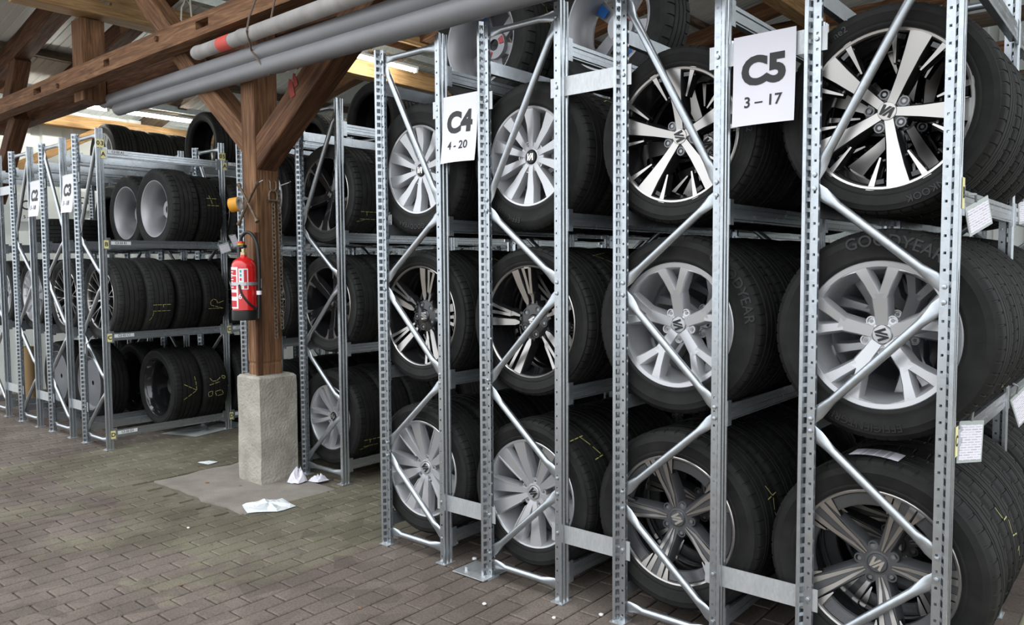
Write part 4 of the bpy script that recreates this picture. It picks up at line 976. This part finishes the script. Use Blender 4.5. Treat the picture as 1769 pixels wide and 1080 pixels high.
lab2 = patch(r+.0008, A0+.10, A0+.86, .195, .325, 'label_w', 'label', body); patch(r+.0012, A0+.52, A0+.78, .20, .318, 'label_r', 'label_field', body)
for z, m in ((.308, 'teal'), (.284, 'teal'), (.258, 'label_r'), (.212, 'yel')): patch(r+.0012, A0+.20, A0+.34, z-.008, z+.008, m, 'label_symbol', body)
me = text_mesh('6', .045, 'label_w', .001, .0002); obj('label_text', me, body, ((r+.002)*cos(A0+.2), (r+.002)*sin(A0+.2), .15), (0, 0, A0+.2+pi/2))

# ------------------------------------------------------------------ lug wrench, tape, chains on the pillar
WX = Vector((-4.535, .235, 1.81)); t = thing('lug_wrench', 'rusty four-way lug wrench hanging on the timber pillar', 'wrench', WX)
for k, (dx, dz) in enumerate(((-.105, .125), (.12, .125), (-.115, -.135), (.105, -.125))):
    b = B(); e = Vector((dx, 0, dz)); b.tube([(0, 0, 0), e*.82, e*.86, e], [.0085, .0085, .013, .0145], 10); obj('wrench_arm', b.mesh('wrench_arm', ['rust'], smooth=True), t)
b = B(); b.tube([(.115, 0, .115), (.13, .03, .135)], .004, 8); obj('hook_nail', b.mesh('hook_nail', ['bolt']), t)
t = thing('tape_roll', 'orange tape roll hanging on the lug wrench', 'tape roll', (-4.615, .195, 1.80))
t.rotation_euler = (.15, .2, -1.02)
b = B(); b.lathe([(.030, -.03), (.046, -.03), (.046, .03), (.030, .03)], 28, [1, 0, 1, 1], 'Y', closed=True); b.lathe([(0, -.02), (.030, -.02)], 20, 1); obj('tape', b.mesh('tape', ['tape', 'tapew'], smooth=True), t)
def link_mesh(m='chain', L=.030, w=.011, r=.0032):
    b = B(); pts = []
    for k in range(12):
        a = 2*pi*k/12; pts.append((w*cos(a), 0, (L*.5-w)*(1 if sin(a) > .01 else (-1 if sin(a) < -.01 else 0))+w*sin(a)*1.0))
    b.tube(pts, r, 6, closed=True); return b.mesh('chain_link', [m], smooth=True)
LM = link_mesh()
def chain(label, x, y, z0, z1, step=.0245):
    t = thing('chain', label, 'chain', (x, y, z0)); n = int((z0-z1)/step)
    for k in range(n): obj('chain_link', LM, t, (0, 0, -k*step-.015), (0, 0, pi/2 if k % 2 == 0 else .35))
    return t
PX = -4.565+.070+.013
c1 = chain('rusty chain hanging from the shackle on the timber pillar', PX, .386, 1.815, .915)
c2 = chain('rusty chain hanging beside the shackle chain near the pillar edge', PX, .432, 1.90, .985)
t = thing('shackle', 'rusty bow shackle hooked on the timber pillar', 'shackle', (PX, .386, 1.835))
b = B(); b.tube(smooth([(0, -.028, -.005), (0, -.030, .03), (0, -.02, .055), (0, 0, .064), (0, .02, .055), (0, .030, .03), (0, .028, -.005)]), .0055, 8); obj('bow', b.mesh('bow', ['chain'], smooth=True), t)
b = B(); b.tube([(0, -.042, -.005), (0, .045, -.005)], .006, 8); b.tube([(0, -.042, -.005), (0, -.036, -.005)], .011, 8); b.tube([(0, .036, -.005), (0, .045, -.005)], .011, 6); obj('pin', b.mesh('pin', ['chain'], smooth=True), t)
b = B(); b.tube(smooth([(-.013, -.022, .125), (.004, -.022, .11), (.004, -.02, .07), (.004, 0, .055), (.004, .018, .07), (.004, .02, .11), (-.013, .02, .12)]), .005, 8); obj('hook', b.mesh('hook', ['chain'], smooth=True), t)
b = B(); b.tube([(-4.50, .448, 1.93), (-4.46, .50, 1.955)], .004, 6); b.lathe([(0, -.008), (.008, 0), (0, .008)], 8, 0, 'Z', M=Matrix.Translation((-4.46, .50, 1.955))); thing('long_nail', 'long nail sticking out of the timber pillar beside the chains', 'nail', me=b.mesh('long_nail', ['bolt'], smooth=True))

# ------------------------------------------------------------------ litter on the floor
def crumple(label, outline, h, seed, m, folds=6, name='crumpled_paper', z=.003):
    rn = random.Random(seed); cx_ = sum(p[0] for p in outline)/len(outline); cy_ = sum(p[1] for p in outline)/len(outline); b = B(); rings = []; nr = 5
    n = len(outline)
    for k in range(nr, 0, -1):
        f = k/nr; ring = []
        for q, (x, y) in enumerate(outline):
            hh = h*(1-f)**.6*(.55+.45*sin(folds*q*2*pi/n+2*f))+rn.uniform(0, h*.25)*(1 if k < nr else .35)
            ring.append((cx_+(x-cx_)*f+rn.uniform(-.004, .004), cy_+(y-cy_)*f+rn.uniform(-.004, .004), z+hh))
        rings.append(ring)
    V = [p for r_ in rings for p in r_]; F = []
    for a in range(nr-1):
        for q in range(n): F.append((a*n+q, a*n+(q+1) % n, (a+1)*n+(q+1) % n, (a+1)*n+q))
    V.append((cx_, cy_, z+h*.6)); F += [((nr-1)*n+q, (nr-1)*n+(q+1) % n, len(V)-1) for q in range(n)]
    b.add(V, F); return thing(name, label, 'paper', me=b.mesh(name, [m]))
def poly(pts, n=3):
    out = []
    for (x0, y0), (x1, y1) in zip(pts, pts[1:]+pts[:1]):
        for k in range(n): out.append((x0+(x1-x0)*k/n, y0+(y1-y0)*k/n))
    return out
crumple('wrinkled white cloth-like sheet lying on the pavers before the concrete block', poly([(-4.14, -.10), (-3.98, -.16), (-3.86, -.04), (-3.87, .09), (-4.02, .12), (-4.13, .03)]), .03, 1, 'paper2')
crumple('crumpled white sheet on the pad beside the concrete block', poly([(-4.33, .34), (-4.25, .37), (-4.26, .45), (-4.33, .47), (-4.37, .42)]), .10, 2, 'paper', 3)
crumple('small white rag on the pad at the foot of the rack', poly([(-4.26, .45), (-4.18, .47), (-4.17, .55), (-4.24, .56)]), .05, 6, 'paper', 3)
crumple('small white scrap of paper lying in the aisle', poly([(-5.30, .25), (-5.19, .27), (-5.20, .35), (-5.29, .33)], 2), .008, 3, 'paper2', 2)
crumple('clear plastic sheet lying under the rack with 03 stickers', poly([(-6.47, .55), (-6.12, .68), (-6.25, 1.22), (-6.62, 1.2)]), .012, 4, 'foil', 5, 'plastic_sheet')
b = B(); rn = random.Random(12); rings = []
for k, z in enumerate((.001, .10, .22, .34, .42, .46)):
    f = (1, .98, .85, .62, .42, .25)[k]
    rings.append([(-.225+.150*f*cos(2*pi*q/16)*(1+.08*sin(5*q+k)), .30+.22*f*sin(2*pi*q/16)*(1+.1*cos(3*q+2*k)), z) for q in range(16)])
b.loft(rings); thing('plastic_bag', 'yellowish crumpled plastic bag standing beside the rack past the C5 sign', 'bag', me=b.mesh('plastic_bag', ['plastic'], smooth=True))
rn = random.Random(21)
for k, (x, y, s, m) in enumerate([(-2.72, .24, .014, 'white'), (-2.50, .14, .012, 'white'), (-2.45, .22, .009, 'white'), (-2.13, -.20, .009, 'white'), (-1.98, .10, .008, 'white'), (-1.70, .02, .010, 'white'), (-1.83, -.12, .008, 'white'), (-2.30, .02, .013, 'dirt'), (-1.40, .12, .016, 'dirt'), (-3.30, -.9, .009, 'dirt'), (-4.0, -.5, .008, 'white'), (-2.5, -.55, .007, 'dirt'), (-4.75, .02, .014, 'dirt'), (-4.52, .12, .010, 'dirt')]):
    b = B(); rings = []
    for q, zz in enumerate((0, .4, .8, 1.0)):
        f = (1, 1.1, .8, .3)[q]; rings.append([(s*f*cos(2*pi*j/7)*rn.uniform(.8, 1.15), s*f*sin(2*pi*j/7)*rn.uniform(.7, 1.1), zz*s*(.9 if m == 'white' else .4)) for j in range(7)])
    b.loft(rings); pl = 'small white pebble lying among the floor pavers' if m == 'white' else 'small brown leaf scrap lying on the floor'
    thing('pebble' if m == 'white' else 'leaf_scrap', pl, 'pebble' if m == 'white' else 'leaf', (x, y, .0005), 'white pebbles on the floor' if m == 'white' else 'leaf scraps on the floor', me=b.mesh('pebble', [m]))
b = B(); b.tube(smooth([(0, 0, .006), (.05, .01, .006), (.10, -.02, .006)]), .006, 8); thing('metal_bit', 'curved metal strip lying under the tie plate before the C5 sign', 'strip', (-1.08, .10, 0), me=b.mesh('metal_bit', ['bolt'], smooth=True))
b = B(); b.lathe([(0, 0), (.055, 0), (.055, .62), (.045, .62), (.045, .01)], 24, 0, 'Z'); thing('cardboard_tube', 'brown cardboard tube standing by the rack next to the white wall', 'tube', (-8.72, .32, .001), me=b.mesh('cardboard_tube', ['card'], smooth=True))
b = B(); b.box(-.11, .08, -.07, .09, 0, .005); b.lathe([(.008, .005), (.008, .022), (0, .024)], 8, 0, 'Z', M=Matrix.Translation((-.06, -.03, 0))); thing('anchor_plate', 'square steel anchor plate bolted to the pavers past the C4 sign', 'plate', (-2.36, .03, .0045), me=b.mesh('anchor_plate', ['galvdull'], bevel=.001))
